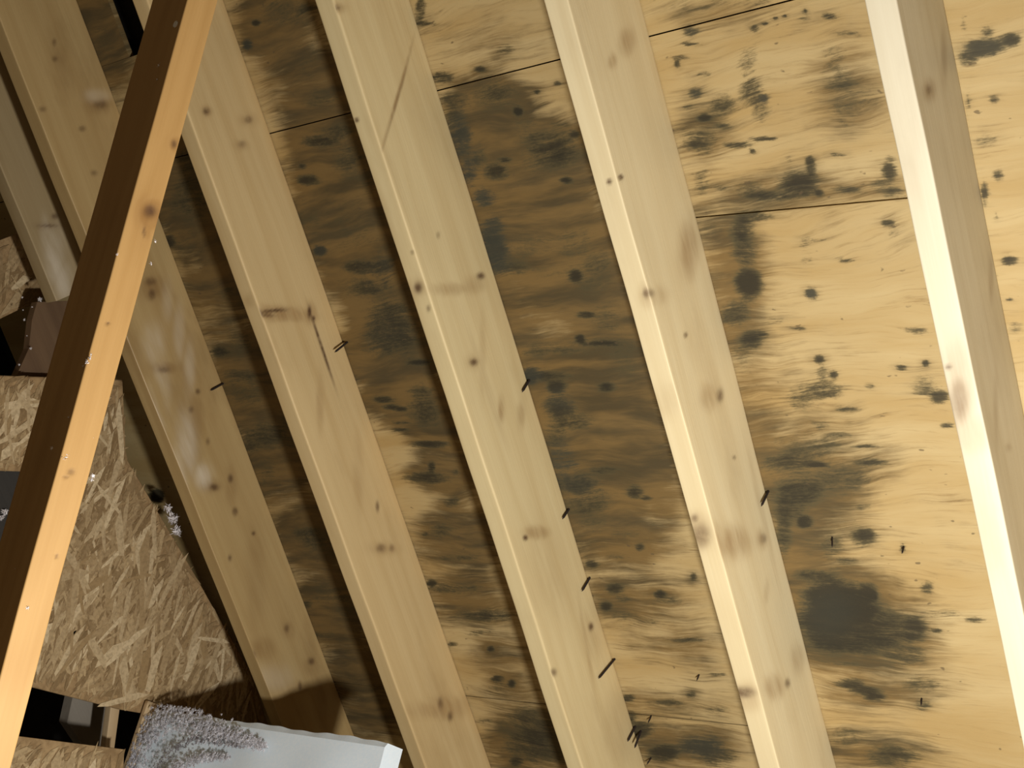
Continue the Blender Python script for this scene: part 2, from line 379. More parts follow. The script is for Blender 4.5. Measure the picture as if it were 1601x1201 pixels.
('m',1.0715,-1.2081,-0.001,0.0141,0.0079,-0.0031,0.9),
('m',1.1474,-1.1187,-0.0015,0.017,0.0079,-0.0029,1),
('m',1.1565,-1.0842,-0.0009,0.0101,0.0095,-0.0034,1.1),
('m',1.1683,-1.1131,-0.0039,0.0423,0.0191,-0.007,0.4),
('m',1.2577,-1.1931,-0.0028,0.0249,0.0066,-0.0025,0.8),
('m',1.2414,-1.0737,-0.0055,0.0501,0.0291,-0.0102,0.7),
('m',1.2778,-1.054,-0.0069,0.0581,0.0391,-0.0135,0.85),
('m',1.3043,-1.1173,-0.0053,0.043,0.0333,-0.0118,0.7),
('m',1.3539,-1.1433,-0.0028,0.0211,0.0135,-0.0048,1),
('m',1.3257,-1.0625,-0.0087,0.0668,0.0331,-0.0114,0.75),
('m',1.2682,-1.1461,-0.0028,0.0244,0.0232,-0.0084,0.55),
('b',-0.1944,-1.1203,0.0195,0.0863,0.0619,-0.0303,0.75),
('b',-0.0618,-1.0867,0.017,0.0863,0.0864,-0.0403,0.7),
('b',0.0655,-1.097,0.0147,0.088,0.0791,-0.036,0.8),
('b',0.1837,-1.1179,0.0124,0.0902,0.083,-0.0371,0.9),
('b',0.3101,-1.1084,0.0099,0.0911,0.0864,-0.0374,0.9),
('b',0.4244,-1.1248,0.0088,0.1081,0.0771,-0.0328,0.85),
('b',0.5454,-1.0938,0.005,0.0929,0.0662,-0.027,0.8),
('b',0.6671,-1.0943,0.002,0.0787,0.0688,-0.0274,0.65),
('b',0.8208,-1.1222,-0.001,0.0969,0.0727,-0.0284,0.6),
('b',0.9505,-1.1064,-0.0047,0.1134,0.0754,-0.0285,0.55),
('b',1.083,-1.0902,-0.0071,0.0982,0.0624,-0.0228,0.4),
('b',1.1739,-1.0905,-0.0093,0.0992,0.0479,-0.0172,0.4),
('b',1.2972,-1.0851,-0.0143,0.1164,0.0832,-0.0291,0.7),
('l',0.2342,-1.1821,0.0035,0.0285,0.0121,-0.0055,0.5),
('l',0.3461,-1.1956,0.0029,0.029,0.043,-0.0193,0.55),
('l',0.3986,-1.1517,0.0019,0.0223,0.0177,-0.0077,0.6),
('l',0.6092,-1.183,0.0013,0.033,0.0301,-0.0127,0.7),
('l',0.6403,-1.1657,0.0013,0.041,0.0206,-0.0086,0.6),
('l',0.7327,-1.1702,0.0005,0.0529,0.0312,-0.0127,0.6),
('l',1.059,-1.1811,-0.0023,0.0346,0.0235,-0.009,0.4),
('l',-0.0933,-1.1285,0.0119,0.0589,0.0266,-0.0128,0.3),
('l',0.0167,-1.2067,0.0068,0.0389,0.0135,-0.0066,0.3),
('b',0.0753,-1.0379,0.0084,0.0504,0.0669,-0.0294,0.8),
('b',0.1941,-1.0425,0.0081,0.0584,0.0698,-0.0299,0.9),
('b',0.3048,-1.0423,0.0066,0.0592,0.0725,-0.0303,0.85),
('b',0.4184,-1.042,0.0051,0.06,0.0754,-0.0307,0.8),
('b',0.5617,-1.0365,0.0031,0.0608,0.0656,-0.0259,0.75),
('b',0.6821,-1.0362,0.0012,0.054,0.0682,-0.0262,0.6),
('b',0.8341,-1.0464,-0.0008,0.0552,0.0863,-0.0324,0.6),
('b',0.0193,-1.1574,0.0106,0.0605,0.0562,-0.0266,0.6),
('b',0.1401,-1.164,0.009,0.0616,0.0707,-0.0327,0.8),
('b',0.2527,-1.1654,0.0066,0.0547,0.0611,-0.0275,0.7),
('b',-0.1189,-1.1407,0.0153,0.0736,0.0532,-0.0259,0.55),
('b',0.4064,-1.1835,0.0054,0.064,0.0515,-0.0227,0.7),
('b',0.5137,-1.1795,0.0034,0.0567,0.0466,-0.02,0.7),
('b',-0.2214,-1.1397,0.0201,0.0869,0.0408,-0.0204,0.5),
('b',-0.0786,-1.0006,0.0085,0.0417,0.0626,-0.028,0.6),
('m',0.0686,-1.4885,0.0094,0.0621,0.062,-0.0339,0.75),
('m',0.1408,-1.5985,0.0025,0.019,0.0129,-0.0072,1),
('m',0.1591,-1.564,0.0044,0.0336,0.018,-0.01,0.6),
('m',0.2727,-1.4769,0.0043,0.0399,0.0236,-0.0123,0.6),
('m',0.375,-1.5043,0.0038,0.0445,0.0328,-0.0168,0.6),
('m',0.388,-1.5706,0.0022,0.0269,0.0125,-0.0066,1),
('m',0.4439,-1.5397,0.004,0.0568,0.0126,-0.0065,0.7),
('m',0.4806,-1.5347,0.0045,0.0718,0.0313,-0.0159,0.6),
('m',0.5809,-1.5356,0.0027,0.065,0.0264,-0.0131,0.8),
('m',0.6017,-1.5799,0.0014,0.0393,0.0209,-0.0105,0.7),
('m',0.5767,-1.4596,0.0016,0.0372,0.0434,-0.0209,0.6),
('m',0.6656,-1.5777,0.0009,0.0395,0.0427,-0.0213,0.5),
('m',0.8204,-1.5174,-0.0005,0.0468,0.0204,-0.0096,0.8),
('m',0.8403,-1.4877,-0.0007,0.0463,0.0283,-0.0131,0.7),
('m',0.9595,-1.5191,-0.0022,0.0553,0.0362,-0.0165,0.6),
('m',0.9954,-1.5996,-0.0009,0.0186,0.0118,-0.0055,0.9),
('m',0.9982,-1.4879,-0.0017,0.0354,0.0463,-0.0208,0.6),
('m',1.0779,-1.5975,-0.0026,0.0414,0.0138,-0.0064,0.6),
('m',0.7199,-1.9711,0.0003,0.0257,0.0167,-0.0096,1.4),  # dark of an open hole, painted on as a patch
('m',-0.2753,-1.5888,0.0119,0.0538,0.0223,-0.0138,0.5),
('m',-0.0058,-1.4479,0.0073,0.0434,0.0357,-0.0195,0.7),
('b',-0.2713,-1.5707,0.0233,0.1055,0.1019,-0.0627,0.8),
('b',0.054,-1.4805,0.0189,0.122,0.1121,-0.0613,0.95),
('b',0.2526,-1.5092,0.0121,0.1086,0.107,-0.0566,0.8),
('b',0.4641,-1.5203,0.0074,0.1115,0.115,-0.0583,0.95),
('b',0.641,-1.5297,0.0032,0.1139,0.1063,-0.0521,0.9),
('b',0.8251,-1.5196,-0.0012,0.1155,0.0959,-0.0451,0.9),
('b',0.9998,-1.5218,-0.0056,0.1176,0.1011,-0.0459,0.9),
('b',1.1636,-1.5164,-0.0099,0.1192,0.0879,-0.0386,0.8),
('b',1.2829,-1.529,-0.011,0.1014,0.0727,-0.0314,0.8),
('l',0.5178,-1.9012,0.0034,0.0664,0.1434,-0.0835,0.9),
('l',0.7957,-1.9435,-0.0003,0.0806,0.1038,-0.0579,0.8),
('l',0.1967,-1.5385,0.0027,0.0223,0.0208,-0.0112,0.5),
('l',0.3009,-1.5406,0.0064,0.0633,0.0296,-0.0157,0.5),
('l',0.7015,-1.5394,0.0008,0.0486,0.0382,-0.0186,0.4),
('l',0.8739,-1.6028,-0.0008,0.0407,0.0195,-0.0094,0.3),
]
# knots, halos and pale patches of painted sheen per rafter: face, kind, u, second coordinate, half-axes, strength
KNOTS = {
 0: [('side','k',0.0275,0.1048,0.0023,-0.0071,0.0048,0.0023,0.8),
     ('side','k',0.0402,0.129,0.0064,-0.0198,0.0024,0.0011,0.6),
     ('side','p',0.1006,0.1418,0.0078,-0.0227,0.0473,0.0229,0.8),
     ('side','p',0.058,0.1457,0.0037,-0.0112,0.0353,0.0171,0.5),
     ('side','p',0.1555,0.1436,0.0072,-0.0199,0.0356,0.0172,0.7),
     ('side','h',0.0402,0.129,0.0092,-0.0284,0.0071,0.0034,0.4)],
 1: [('side','k',-0.2884,0.0866,0.0009,-0.0042,0.0056,0.0027,0.6),
     ('side','k',-0.2591,0.0991,0.0012,-0.0056,0.0045,0.0022,0.6),
     ('side','k',-0.155,0.0354,0.0036,-0.0147,0.0069,0.0034,0.6),
     ('side','k',-0.1223,0.0979,0.0018,-0.0071,0.0045,0.0022,0.6),
     ('side','k',-0.1783,0.1653,0.0017,-0.0067,0.0044,0.0021,0.6),
     ('side','k',-0.0368,0.1088,0.0021,-0.0071,0.0045,0.0022,0.5),
     ('side','k',0.2003,0.0765,0.0043,-0.0119,0.007,0.0034,0.6),
     ('side','k',0.2247,0.0849,0.0027,-0.0074,0.0093,0.0046,0.7),
     ('side','k',0.4479,0.0645,0.0024,-0.0054,0.0048,0.0024,0.8),
     ('side','k',0.3741,0.1227,0.005,-0.0118,0.0047,0.0023,0.5),
     ('side','k',0.4744,0.096,0.0027,-0.006,0.0059,0.0029,0.5),
     ('side','k',0.5522,0.0859,0.0022,-0.0046,0.006,0.003,0.5),
     ('side','k',0.6451,0.1145,0.0054,-0.0106,0.006,0.003,0.8),
     ('side','k',0.6485,0.0663,0.0031,-0.0062,0.0073,0.0036,0.8),
     ('side','k',0.7171,0.0865,0.0033,-0.0062,0.0072,0.0036,0.8),
     ('side','k',0.7829,0.0615,0.0026,-0.0048,0.0037,0.0018,0.8),
     ('side','k',0.7972,0.1416,0.0026,-0.0045,0.006,0.003,0.7),
     ('side','k',1.0142,0.1781,0.0039,-0.0061,0.0072,0.0036,0.6),
     ('side','k',1.0139,0.0691,0.004,-0.0065,0.0074,0.0037,0.7),
     ('side','k',1.1184,0.0395,0.0054,-0.0083,0.0063,0.0032,0.8),
     ('side','k',1.1479,0.0933,0.0032,-0.0048,0.0087,0.0044,0.7),
     ('side','h',-0.1527,0.0365,0.0073,-0.0294,0.0138,0.0067,0.5),
     ('side','h',0.2141,0.0763,0.0099,-0.0269,0.021,0.0103,0.6),
     ('side','h',0.3731,0.1151,0.0113,-0.0267,0.0093,0.0046,0.6),
     ('side','h',0.5051,0.0926,0.007,-0.0152,0.0474,0.0235,0.4),
     ('side','h',0.6388,0.1209,0.0124,-0.0243,0.0119,0.0059,0.5),
     ('side','h',0.6638,0.0719,0.0064,-0.0125,0.0362,0.018,0.4),
     ('side','h',1.0158,0.1507,0.0178,-0.028,0.0194,0.0097,0.5),
     ('side','h',1.0186,0.0693,0.0101,-0.0162,0.0173,0.0087,0.4),
     ('side','h',1.1249,0.0449,0.0108,-0.0166,0.0176,0.0089,0.4),
     ('side','h',1.1515,0.093,0.0152,-0.0228,0.0124,0.0063,0.3),
     ('side','h',-0.2601,0.0925,0.003,-0.014,0.0157,0.0076,0.3),
     ('side','h',0.8662,0.0968,0.0128,-0.0221,0.0971,0.0486,0.3),
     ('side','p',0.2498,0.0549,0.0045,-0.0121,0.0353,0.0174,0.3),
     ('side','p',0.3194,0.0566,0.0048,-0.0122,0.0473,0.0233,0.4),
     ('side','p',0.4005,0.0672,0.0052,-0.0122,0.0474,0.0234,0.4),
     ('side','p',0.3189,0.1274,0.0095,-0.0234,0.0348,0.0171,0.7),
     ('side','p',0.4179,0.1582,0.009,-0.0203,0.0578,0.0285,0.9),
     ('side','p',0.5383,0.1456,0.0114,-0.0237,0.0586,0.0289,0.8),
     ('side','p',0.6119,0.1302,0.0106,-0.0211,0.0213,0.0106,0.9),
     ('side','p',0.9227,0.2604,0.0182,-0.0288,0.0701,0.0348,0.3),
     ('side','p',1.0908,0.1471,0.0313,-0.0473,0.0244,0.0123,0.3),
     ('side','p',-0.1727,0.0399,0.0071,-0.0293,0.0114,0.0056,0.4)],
 2: [('side','k',0.3841,0.0571,0.0690,0.0019,-0.0006,0.0036,1),
     ('side','k',0.2756,0.1473,0.0097,-0.0353,0.0029,0.0009,0.9),
     ('side','k',0.2667,0.177,0.0016,-0.0043,0.0062,0.0031,0.9),
     ('side','k',0.2784,0.1625,0.0078,-0.0202,0.0026,0.0013,0.7),
     ('side','k',0.2818,0.1279,0.0079,-0.0207,0.0021,0.0011,0.6),
     ('side','k',0.3127,0.0572,0.0018,-0.0046,0.0097,0.0049,1),
     ('side','k',0.327,0.0534,0.0018,-0.0047,0.0043,0.0022,1),
     ('side','k',-0.0918,0.1304,0.0018,-0.007,0.0051,0.0025,0.8),
     ('side','k',-0.0542,0.0416,0.0023,-0.009,0.0053,0.0026,0.6),
     ('side','k',-0.0183,0.0763,0.0024,-0.0088,0.0052,0.0026,0.4),
     ('side','k',0.7209,0.0597,0.0025,-0.0048,0.0089,0.0046,0.7),
     ('side','k',0.7973,0.0888,0.0063,-0.0112,0.0066,0.0034,0.6),
     ('side','k',0.8126,0.0614,0.0036,-0.0065,0.0056,0.0029,0.5),
     ('side','k',1.164,0.0783,0.0046,-0.0067,0.0102,0.0053,0.6),
     ('side','k',1.2042,0.065,0.0047,-0.0068,0.008,0.0042,0.7),
     ('side','h',0.2837,0.1393,0.0253,-0.0656,0.0126,0.0063,0.7),
     ('side','h',0.3109,0.0819,0.0167,-0.0432,0.0107,0.0054,0.5),
     ('side','h',0.316,0.0552,0.006,-0.0155,0.0194,0.0098,0.5),
     ('side','h',-0.0918,0.1304,0.0035,-0.0141,0.0092,0.0045,0.4),
     ('side','h',-0.0542,0.0416,0.0054,-0.0211,0.0105,0.0053,0.4),
     ('side','h',-0.0164,0.0823,0.0056,-0.0206,0.0083,0.0042,0.3),
     ('side','h',0.4756,0.1102,0.0041,-0.0091,0.0429,0.0218,0.4),
     ('side','h',0.8028,0.0813,0.0218,-0.0391,0.0111,0.0057,0.4),
     ('side','h',1.1777,0.0764,0.0257,-0.0374,0.0182,0.0095,0.6),
     ('side','h',1.146,0.1314,0.0271,-0.0393,0.0134,0.007,0.4),
     ('side','h',1.207,0.0268,0.0168,-0.0245,0.0185,0.0097,0.4),
     ('side','h',0.639,0.0781,0.0064,-0.0127,0.0657,0.0336,0.25),
     ('bottom','k',1.1142,0.0369,-0.0007,0.007,0.0141,-0.0058,0.5),
     ('bottom','h',1.1142,0.0369,-0.0015,0.014,0.0251,-0.0103,0.4),
     ('bottom','h',0.2445,0.0036,0.0017,0.0161,0.0117,-0.0059,0.3)],
 3: [('side','h',-0.0301,0.1056,0.0636,0.0687,-0.0015,0.0034,0.8),
     ('side','k',-0.0304,0.1029,0.0509,0.0548,-0.0011,0.0024,0.3),
     ('side','h',0.4696,0.1086,0.1023,-0.0008,-0.0018,0.0084,0.3),
     ('side','h',1.0095,0.0622,0.0956,0.0223,-0.0029,0.0055,0.4),
     ('bottom','k',0.2633,0.0005,0.0009,0.0079,0.0085,-0.0034,0.9),
     ('bottom','k',-0.0189,-0.0111,0.0008,0.0045,0.0033,-0.0015,0.9),
     ('bottom','k',0.2997,0.0079,0.0004,0.0039,0.0054,-0.0021,0.6),
     ('bottom','k',0.2034,0.0127,0.0005,0.0039,0.0031,-0.0013,0.5),
     ('bottom','h',0.2633,0.0005,0.002,0.0183,0.017,-0.0069,0.45),
     ('side','k',0.2946,0.0371,0.0036,-0.0099,0.0049,0.0026,0.9),
     ('side','k',0.4183,0.1215,0.004,-0.0095,0.0048,0.0025,0.9),
     ('side','k',0.7454,0.1337,0.0036,-0.0065,0.0039,0.0021,1),
     ('side','k',0.9873,0.0322,0.0045,-0.0072,0.0061,0.0034,0.9),
     ('side','k',-0.1872,0.1755,0.0013,-0.007,0.0035,0.0018,0.7),
     ('side','k',0.996,0.1707,0.0054,-0.0082,0.0059,0.0032,0.7),
     ('side','k',0.1976,0.1088,0.0015,-0.0046,0.0047,0.0025,0.4),
     ('side','h',0.2874,0.1227,0.0198,-0.0537,0.0085,0.0044,0.5),
     ('side','h',0.3022,0.0605,0.0096,-0.0262,0.0116,0.0061,0.4),
     ('side','h',0.4183,0.1215,0.008,-0.0191,0.0114,0.006,0.4),
     ('side','h',0.5196,0.0901,0.0037,-0.0082,0.0175,0.0093,0.7),
     ('side','h',0.7538,0.0998,0.0185,-0.0338,0.0108,0.0058,0.7),
     ('side','h',0.5521,0.0454,0.0047,-0.0102,0.0197,0.0105,0.5),
     ('side','h',0.4211,0.0978,0.0033,-0.008,0.0575,0.0304,0.25),
     ('side','h',1.0032,0.0288,0.0229,-0.0366,0.0409,0.0224,0.3),
     ('side','h',-0.1872,0.1755,0.0037,-0.0197,0.0071,0.0036,0.5),
     ('side','h',0.8292,0.1185,0.0497,-0.0859,0.0784,0.0422,0.2),
     ('side','h',1.2023,0.0257,0.0263,-0.0376,0.0621,0.0344,0.3)],
 4: [('side','h',0.7518,0.0265,0.1140,0.0072,-0.0033,0.0082,0.35),
     ('bottom','k',0.7143,-0.0085,-0.0002,0.0156,0.019,-0.0053,0.6),
     ('bottom','k',0.6843,-0.0102,-0,0.0056,0.0066,-0.0019,0.6),
     ('bottom','k',0.9991,-0.0089,-0.0018,0.0185,0.0099,-0.0026,0.8),
     ('bottom','k',0.1475,0.0055,0.0006,0.0041,0.0036,-0.0011,1),
     ('bottom','k',0.3168,0.0133,0.0006,0.0052,0.0067,-0.002,0.7),
     ('bottom','h',0.711,-0.0076,-0.0002,0.0244,0.0291,-0.0081,0.45),
     ('bottom','h',0.6854,-0.0094,-0,0.0133,0.0133,-0.0037,0.4),
     ('bottom','h',1.0073,-0.0065,-0.0027,0.0277,0.0274,-0.0071,0.45),
     ('bottom','h',0.3191,0.0159,0.0016,0.0145,0.0172,-0.0051,0.5),
     ('bottom','h',0.4848,-0.0006,0.0016,0.0266,0.0257,-0.0075,0.3),
     ('side','k',0.1464,0.1697,0.0019,-0.0066,0.0032,0.0018,1),
     ('side','k',0.4089,0.1116,0.0021,-0.0054,0.0034,0.0019,0.8),
     ('side','k',0.3173,0.1799,0.005,-0.0134,0.0049,0.0027,0.6),
     ('side','k',0.531,0.0601,0.0042,-0.0095,0.0086,0.005,0.7),
     ('side','k',1.0384,0.0848,0.0053,-0.008,0.0062,0.0037,0.7),
     ('side','k',0.7918,0.0432,0.0055,-0.01,0.0062,0.0036,0.5),
     ('side','k',0.6347,0.0664,0.0028,-0.0057,0.0026,0.0015,0.6),
     ('side','h',-0.023,0.0634,0.004,-0.0193,0.0165,0.0092,0.7),
     ('side','h',-0.006,0.1128,0.0022,-0.0101,0.0089,0.0049,0.7),
     ('side','h',0.298,0.0428,0.009,-0.0263,0.0358,0.0204,0.75),
     ('side','h',0.5195,0.091,0.0116,-0.0261,0.0171,0.0098,0.6),
     ('side','h',0.7497,0.1321,0.026,-0.0469,0.0205,0.0119,0.75),
     ('side','h',0.7264,0.1782,0.0179,-0.0323,0.0251,0.0145,0.5),
     ('side','h',0.7897,0.0471,0.0099,-0.0179,0.0124,0.0073,0.6),
     ('side','h',1.0185,0.1273,0.0182,-0.0271,0.0157,0.0093,0.7),
     ('side','h',1.0242,0.0344,0.0134,-0.0208,0.0198,0.0118,0.5),
     ('side','h',0.328,0.1615,0.0115,-0.0309,0.0115,0.0064,0.4),
     ('side','h',0.8709,0.0759,0.0046,-0.0078,0.014,0.0083,0.5),
     ('side','h',-0.0054,-0.0446,0.0059,-0.0289,0.0517,0.029,0.3)],
 5: [('bottom','k',0.5137,-0.0077,0.0006,0.0098,0.0235,-0.0045,0.3),
     ('bottom','k',0.4644,-0.0115,0.0003,0.0041,0.0035,-0.0007,0.7),
     ('bottom','h',0.5136,-0.0085,0.0009,0.0164,0.0363,-0.0069,1),
     ('bottom','h',0.4749,-0.0035,0.0017,0.0242,0.0447,-0.0086,0.4),
     ('bottom','h',0.5618,-0.0035,0.001,0.0246,0.0277,-0.0052,0.4),
     ('side','h',0.1182,0.1272,0.0054,-0.0228,0.0111,0.0072,0.7),
     ('side','h',0.4023,0.0314,0.0038,-0.0104,0.0219,0.0151,0.6),
     ('side','h',0.5543,0.1123,0.0045,-0.0099,0.0354,0.0244,0.4),
     ('side','h',0.0942,0.0472,0.0026,-0.0122,0.0322,0.0212,0.5),
     ('side','h',0.6207,0.0919,0.0061,-0.0127,0.0043,0.003,0.5),
     ('side','k',0.1163,0.1286,0.0021,-0.009,0.0042,0.0027,0.5)],
}
# nail points coming through the sheathing: u, v at the surface, u, v and depth of the tip
NAILS = [(0.3976,-1.2084,0.4017,-1.2073,0.042), (0.4584,-1.5996,0.458,-1.5996,0.038), (0.5041,-0.8108,0.5146,-0.8108,0.03), (0.7596,-0.8111,0.7661,-0.8111,0.027), (1.0773,-0.8115,1.0787,-0.8115,0.064), (1.2281,-0.8117,1.2363,-0.8111,0.038), (1.2376,-0.8023,1.2444,-0.7946,0.044), (0.7284,-0.4063,0.737,-0.4053,0.037), (0.902,-0.8113,0.911,-0.8113,0.035), (1.2006,-0.7685,1.2028,-0.766,0.019), (1.2985,-0.7976,1.2992,-0.7966,0.021), (1.0973,-0.6367,1.0994,-0.6342,0.017), (0.8278,-0.2012,0.8301,-0.1989,0.018), (0.8122,-0.3156,0.8184,-0.3087,0.022), (1.1078,-0.2292,1.1097,-0.2251,0.018)]
OSB_MAIN = [(0.1439,0.6259), (0.4055,0.0665), (0.5596,0.1327), (0.8639,0.0843), (1.1662,0.0411), (1.3338,0.0515), (1.0367,0.3787), (0.8765,0.5344), (0.5754,0.8286), (0.4816,0.7845), (0.6516,0.4796), (0.4888,0.3427), (0.2996,0.6990)]
OSB_UPPER = [(0.0449,0.5161), (0.0463,0.0688), (0.1926,0.0776), (0.2104,0.5938)]
DARK_BOARD = [(0.1827,0.1686), (0.2138,0.0783), (0.3725,0.1588), (0.3140,0.2935), (0.2631,0.2287), (0.2121,0.1959)]
OSB_LOWER = [(0.6701,0.9100), (1.0788,0.4476), (1.2109,0.5209), (0.8410,0.9903)]
STICK = [(1.0142,0.3597), (1.0370,0.3381), (1.1601,0.4200), (1.1257,0.4445)]
GREY_POST = [(1.0021,0.3577), (1.0650,0.3015), (1.2114,0.3729), (1.1499,0.3986), (1.0650,0.4116)]
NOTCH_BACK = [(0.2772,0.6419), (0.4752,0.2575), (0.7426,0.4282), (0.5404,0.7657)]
TUFTS_GABLE = [(0.7028,-1.8100,0.0975), (0.7308,-1.8100,0.0957), (0.7585,-1.8100,0.0977)]
TUFTS_NOTCH = [(0.5483,-1.8640,0.4316), (0.5407,-1.8640,0.4185)]
TUFTS_BOARD = [(0.2041,-1.8500,0.2187), (0.2360,-1.8500,0.2276), (0.2630,-1.8500,0.2309), (0.1867,-1.8500,0.1908), (0.1786,-1.8500,0.1672), (0.1610,-1.8500,0.2028), (0.3269,-1.8500,0.2322), (0.1853,-1.8500,0.2129), (0.2825,-1.8500,0.2693)]

# ---------------------------------------------------------------- node helpers
class NT:
    def __init__(s, name, rough=0.6, spec=0.3):
        s.m = bpy.data.materials.new(name); s.m.use_nodes = True
        s.t = s.m.node_tree; s.n = s.t.nodes; s.b = s.n['Principled BSDF']
        s.b.inputs['Roughness'].default_value = rough
        s.b.inputs['Specular IOR Level'].default_value = spec
    def link(s, a, b): s.t.links.new(a, b)
    def put(s, sock, val):
        if hasattr(val, 'is_output'): s.link(val, sock)
        else: sock.default_value = val
    def coord(s, scale=(1, 1, 1), loc=(0, 0, 0), src=None):
        mp = s.n.new('ShaderNodeMapping')
        if src is None:
            if not hasattr(s, 'tc'): s.tc = s.n.new('ShaderNodeTexCoord')
            src = s.tc.outputs['Object']
        s.link(src, mp.inputs['Vector'])
        mp.inputs['Scale'].default_value = scale; s.put(mp.inputs['Location'], loc)
        return mp.outputs['Vector']
    def noise(s, vec, scale=1.0, detail=4.0, rough=0.55, dist=0.0):
        x = s.n.new('ShaderNodeTexNoise'); s.link(vec, x.inputs['Vector'])
        x.inputs['Scale'].default_value = scale; x.inputs['Detail'].default_value = detail
        x.inputs['Roughness'].default_value = rough; x.inputs['Distortion'].default_value = dist
        return x.outputs['Fac']
    def math(s, op, a, b=0.0, c=0.0, clamp=False):
        x = s.n.new('ShaderNodeMath'); x.operation = op; x.use_clamp = clamp
        s.put(x.inputs[0], a); s.put(x.inputs[1], b); s.put(x.inputs[2], c)
        return x.outputs[0]
    def step(s, v, lo, hi, a=0.0, b=1.0):
        x = s.n.new('ShaderNodeMapRange'); x.interpolation_type = 'SMOOTHSTEP'
        s.put(x.inputs['Value'], v); x.inputs['From Min'].default_value = lo; x.inputs['From Max'].default_value = hi
        x.inputs['To Min'].default_value = a; x.inputs['To Max'].default_value = b
        return x.outputs[0]
    def mix(s, f, a, b, mode='MIX'):
        x = s.n.new('ShaderNodeMix'); x.data_type = 'RGBA'; x.blend_type = mode
        s.put(x.inputs[0], f)
        for k, v in ((6, a), (7, b)):
            s.put(x.inputs[k], v if hasattr(v, 'is_output') else (*v, 1.0))
        return x.outputs[2]
    def attr(s, name):
        x = s.n.new('ShaderNodeAttribute'); x.attribute_name = name; return x.outputs['Fac']
    def rand(s):
        return s.n.new('ShaderNodeObjectInfo').outputs['Random']
    def bump(s, h, strength=0.3, dist=0.002):
        x = s.n.new('ShaderNodeBump'); x.inputs['Strength'].default_value = strength; x.inputs['Distance'].default_value = dist
        s.link(h, x.inputs['Height']); s.link(x.outputs['Normal'], s.b.inputs['Normal'])
    def done(s, col):
        s.put(s.b.inputs['Base Color'], col if hasattr(col, 'is_output') else (*col, 1.0)); return s.m

def lumber(name, light, dark, seed=0.0, rough=0.55, spec=0.3, ring=0.5, smudge=0.35):
    """planed softwood; x along the board; attributes knot and halo mark its defects, pale adds painted sheen"""
    t = NT(name, rough, spec)
    halo = t.attr('halo'); knot = t.attr('knot'); pale = t.attr('pale')
    off = (seed * 3.1, seed * 1.7, seed * 2.3)
    warp = t.noise(t.coord((0.9, 5, 5), off), 1.0, 2)
    base = t.coord((1, 1, 1), off)
    sx = t.n.new('ShaderNodeSeparateXYZ'); t.link(t.tc.outputs['Object'], sx.inputs[0])
    # growth rings: bands across the depth that wander slowly along the board and bend around knots
    d = t.math('ADD', t.math('MULTIPLY', sx.outputs['Z'], 95.0), t.math('MULTIPLY', sx.outputs['Y'], 60.0))
    d = t.math('ADD', d, t.math('MULTIPLY', warp, 26.0))
    d = t.math('ADD', d, t.math('MULTIPLY', halo, 5.0))
    rings = t.math('ADD', t.math('MULTIPLY', t.math('SINE', t.math('MULTIPLY', d, 2.2)), 0.5), 0.5)
    fine = t.noise(t.coord((6, 260, 260), off), 1.0, 4, 0.6)
    band = t.noise(t.coord((0.7, 26, 26), off), 1.0, 3)
    blot = t.noise(t.coord((3.5, 9, 9), off), 1.0, 4, 0.6)
    f = t.math('ADD', t.math('MULTIPLY', rings, 0.30 * ring), t.math('MULTIPLY', t.step(band, 0.3, 0.72), 0.55))
    f = t.math('ADD', f, t.math('MULTIPLY', t.math('SUBTRACT', fine, 0.5), 0.5), clamp=True)
    col = t.mix(f, light, dark)
    col = t.mix(t.step(blot, 0.52, 0.78, 0, smudge), col, (dark[0] * 0.72, dark[1] * 0.68, dark[2] * 0.66))
    fh = t.math('MULTIPLY', halo, t.step(t.noise(t.coord((10, 55, 55), off), 1.0, 3), 0.25, 0.7, 0.45, 1.0), clamp=True)
    col = t.mix(fh, col, (dark[0] * 0.55, dark[1] * 0.44, dark[2] * 0.36))
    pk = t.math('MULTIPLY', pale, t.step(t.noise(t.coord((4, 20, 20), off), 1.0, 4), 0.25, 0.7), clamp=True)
    col = t.mix(t.math('MULTIPLY', pk, 0.75), col, (0.74, 0.66, 0.52))  # whitish sheen painted into the wood colour
    kn = t.math('MULTIPLY', knot, t.step(t.noise(t.coord((90, 90, 90), off), 1.0, 3), 0.2, 0.6, 0.65, 1.0), clamp=True)
    col = t.mix(kn, col, (0.085, 0.042, 0.02))
    h = t.math('ADD', t.math('MULTIPLY', fine, 0.4), t.math('MULTIPLY', blot, 0.8))
    h = t.math('SUBTRACT', h, t.math('MULTIPLY', knot, 0.8))
    t.bump(h, 0.35, 0.0018)
    return t.done(col)

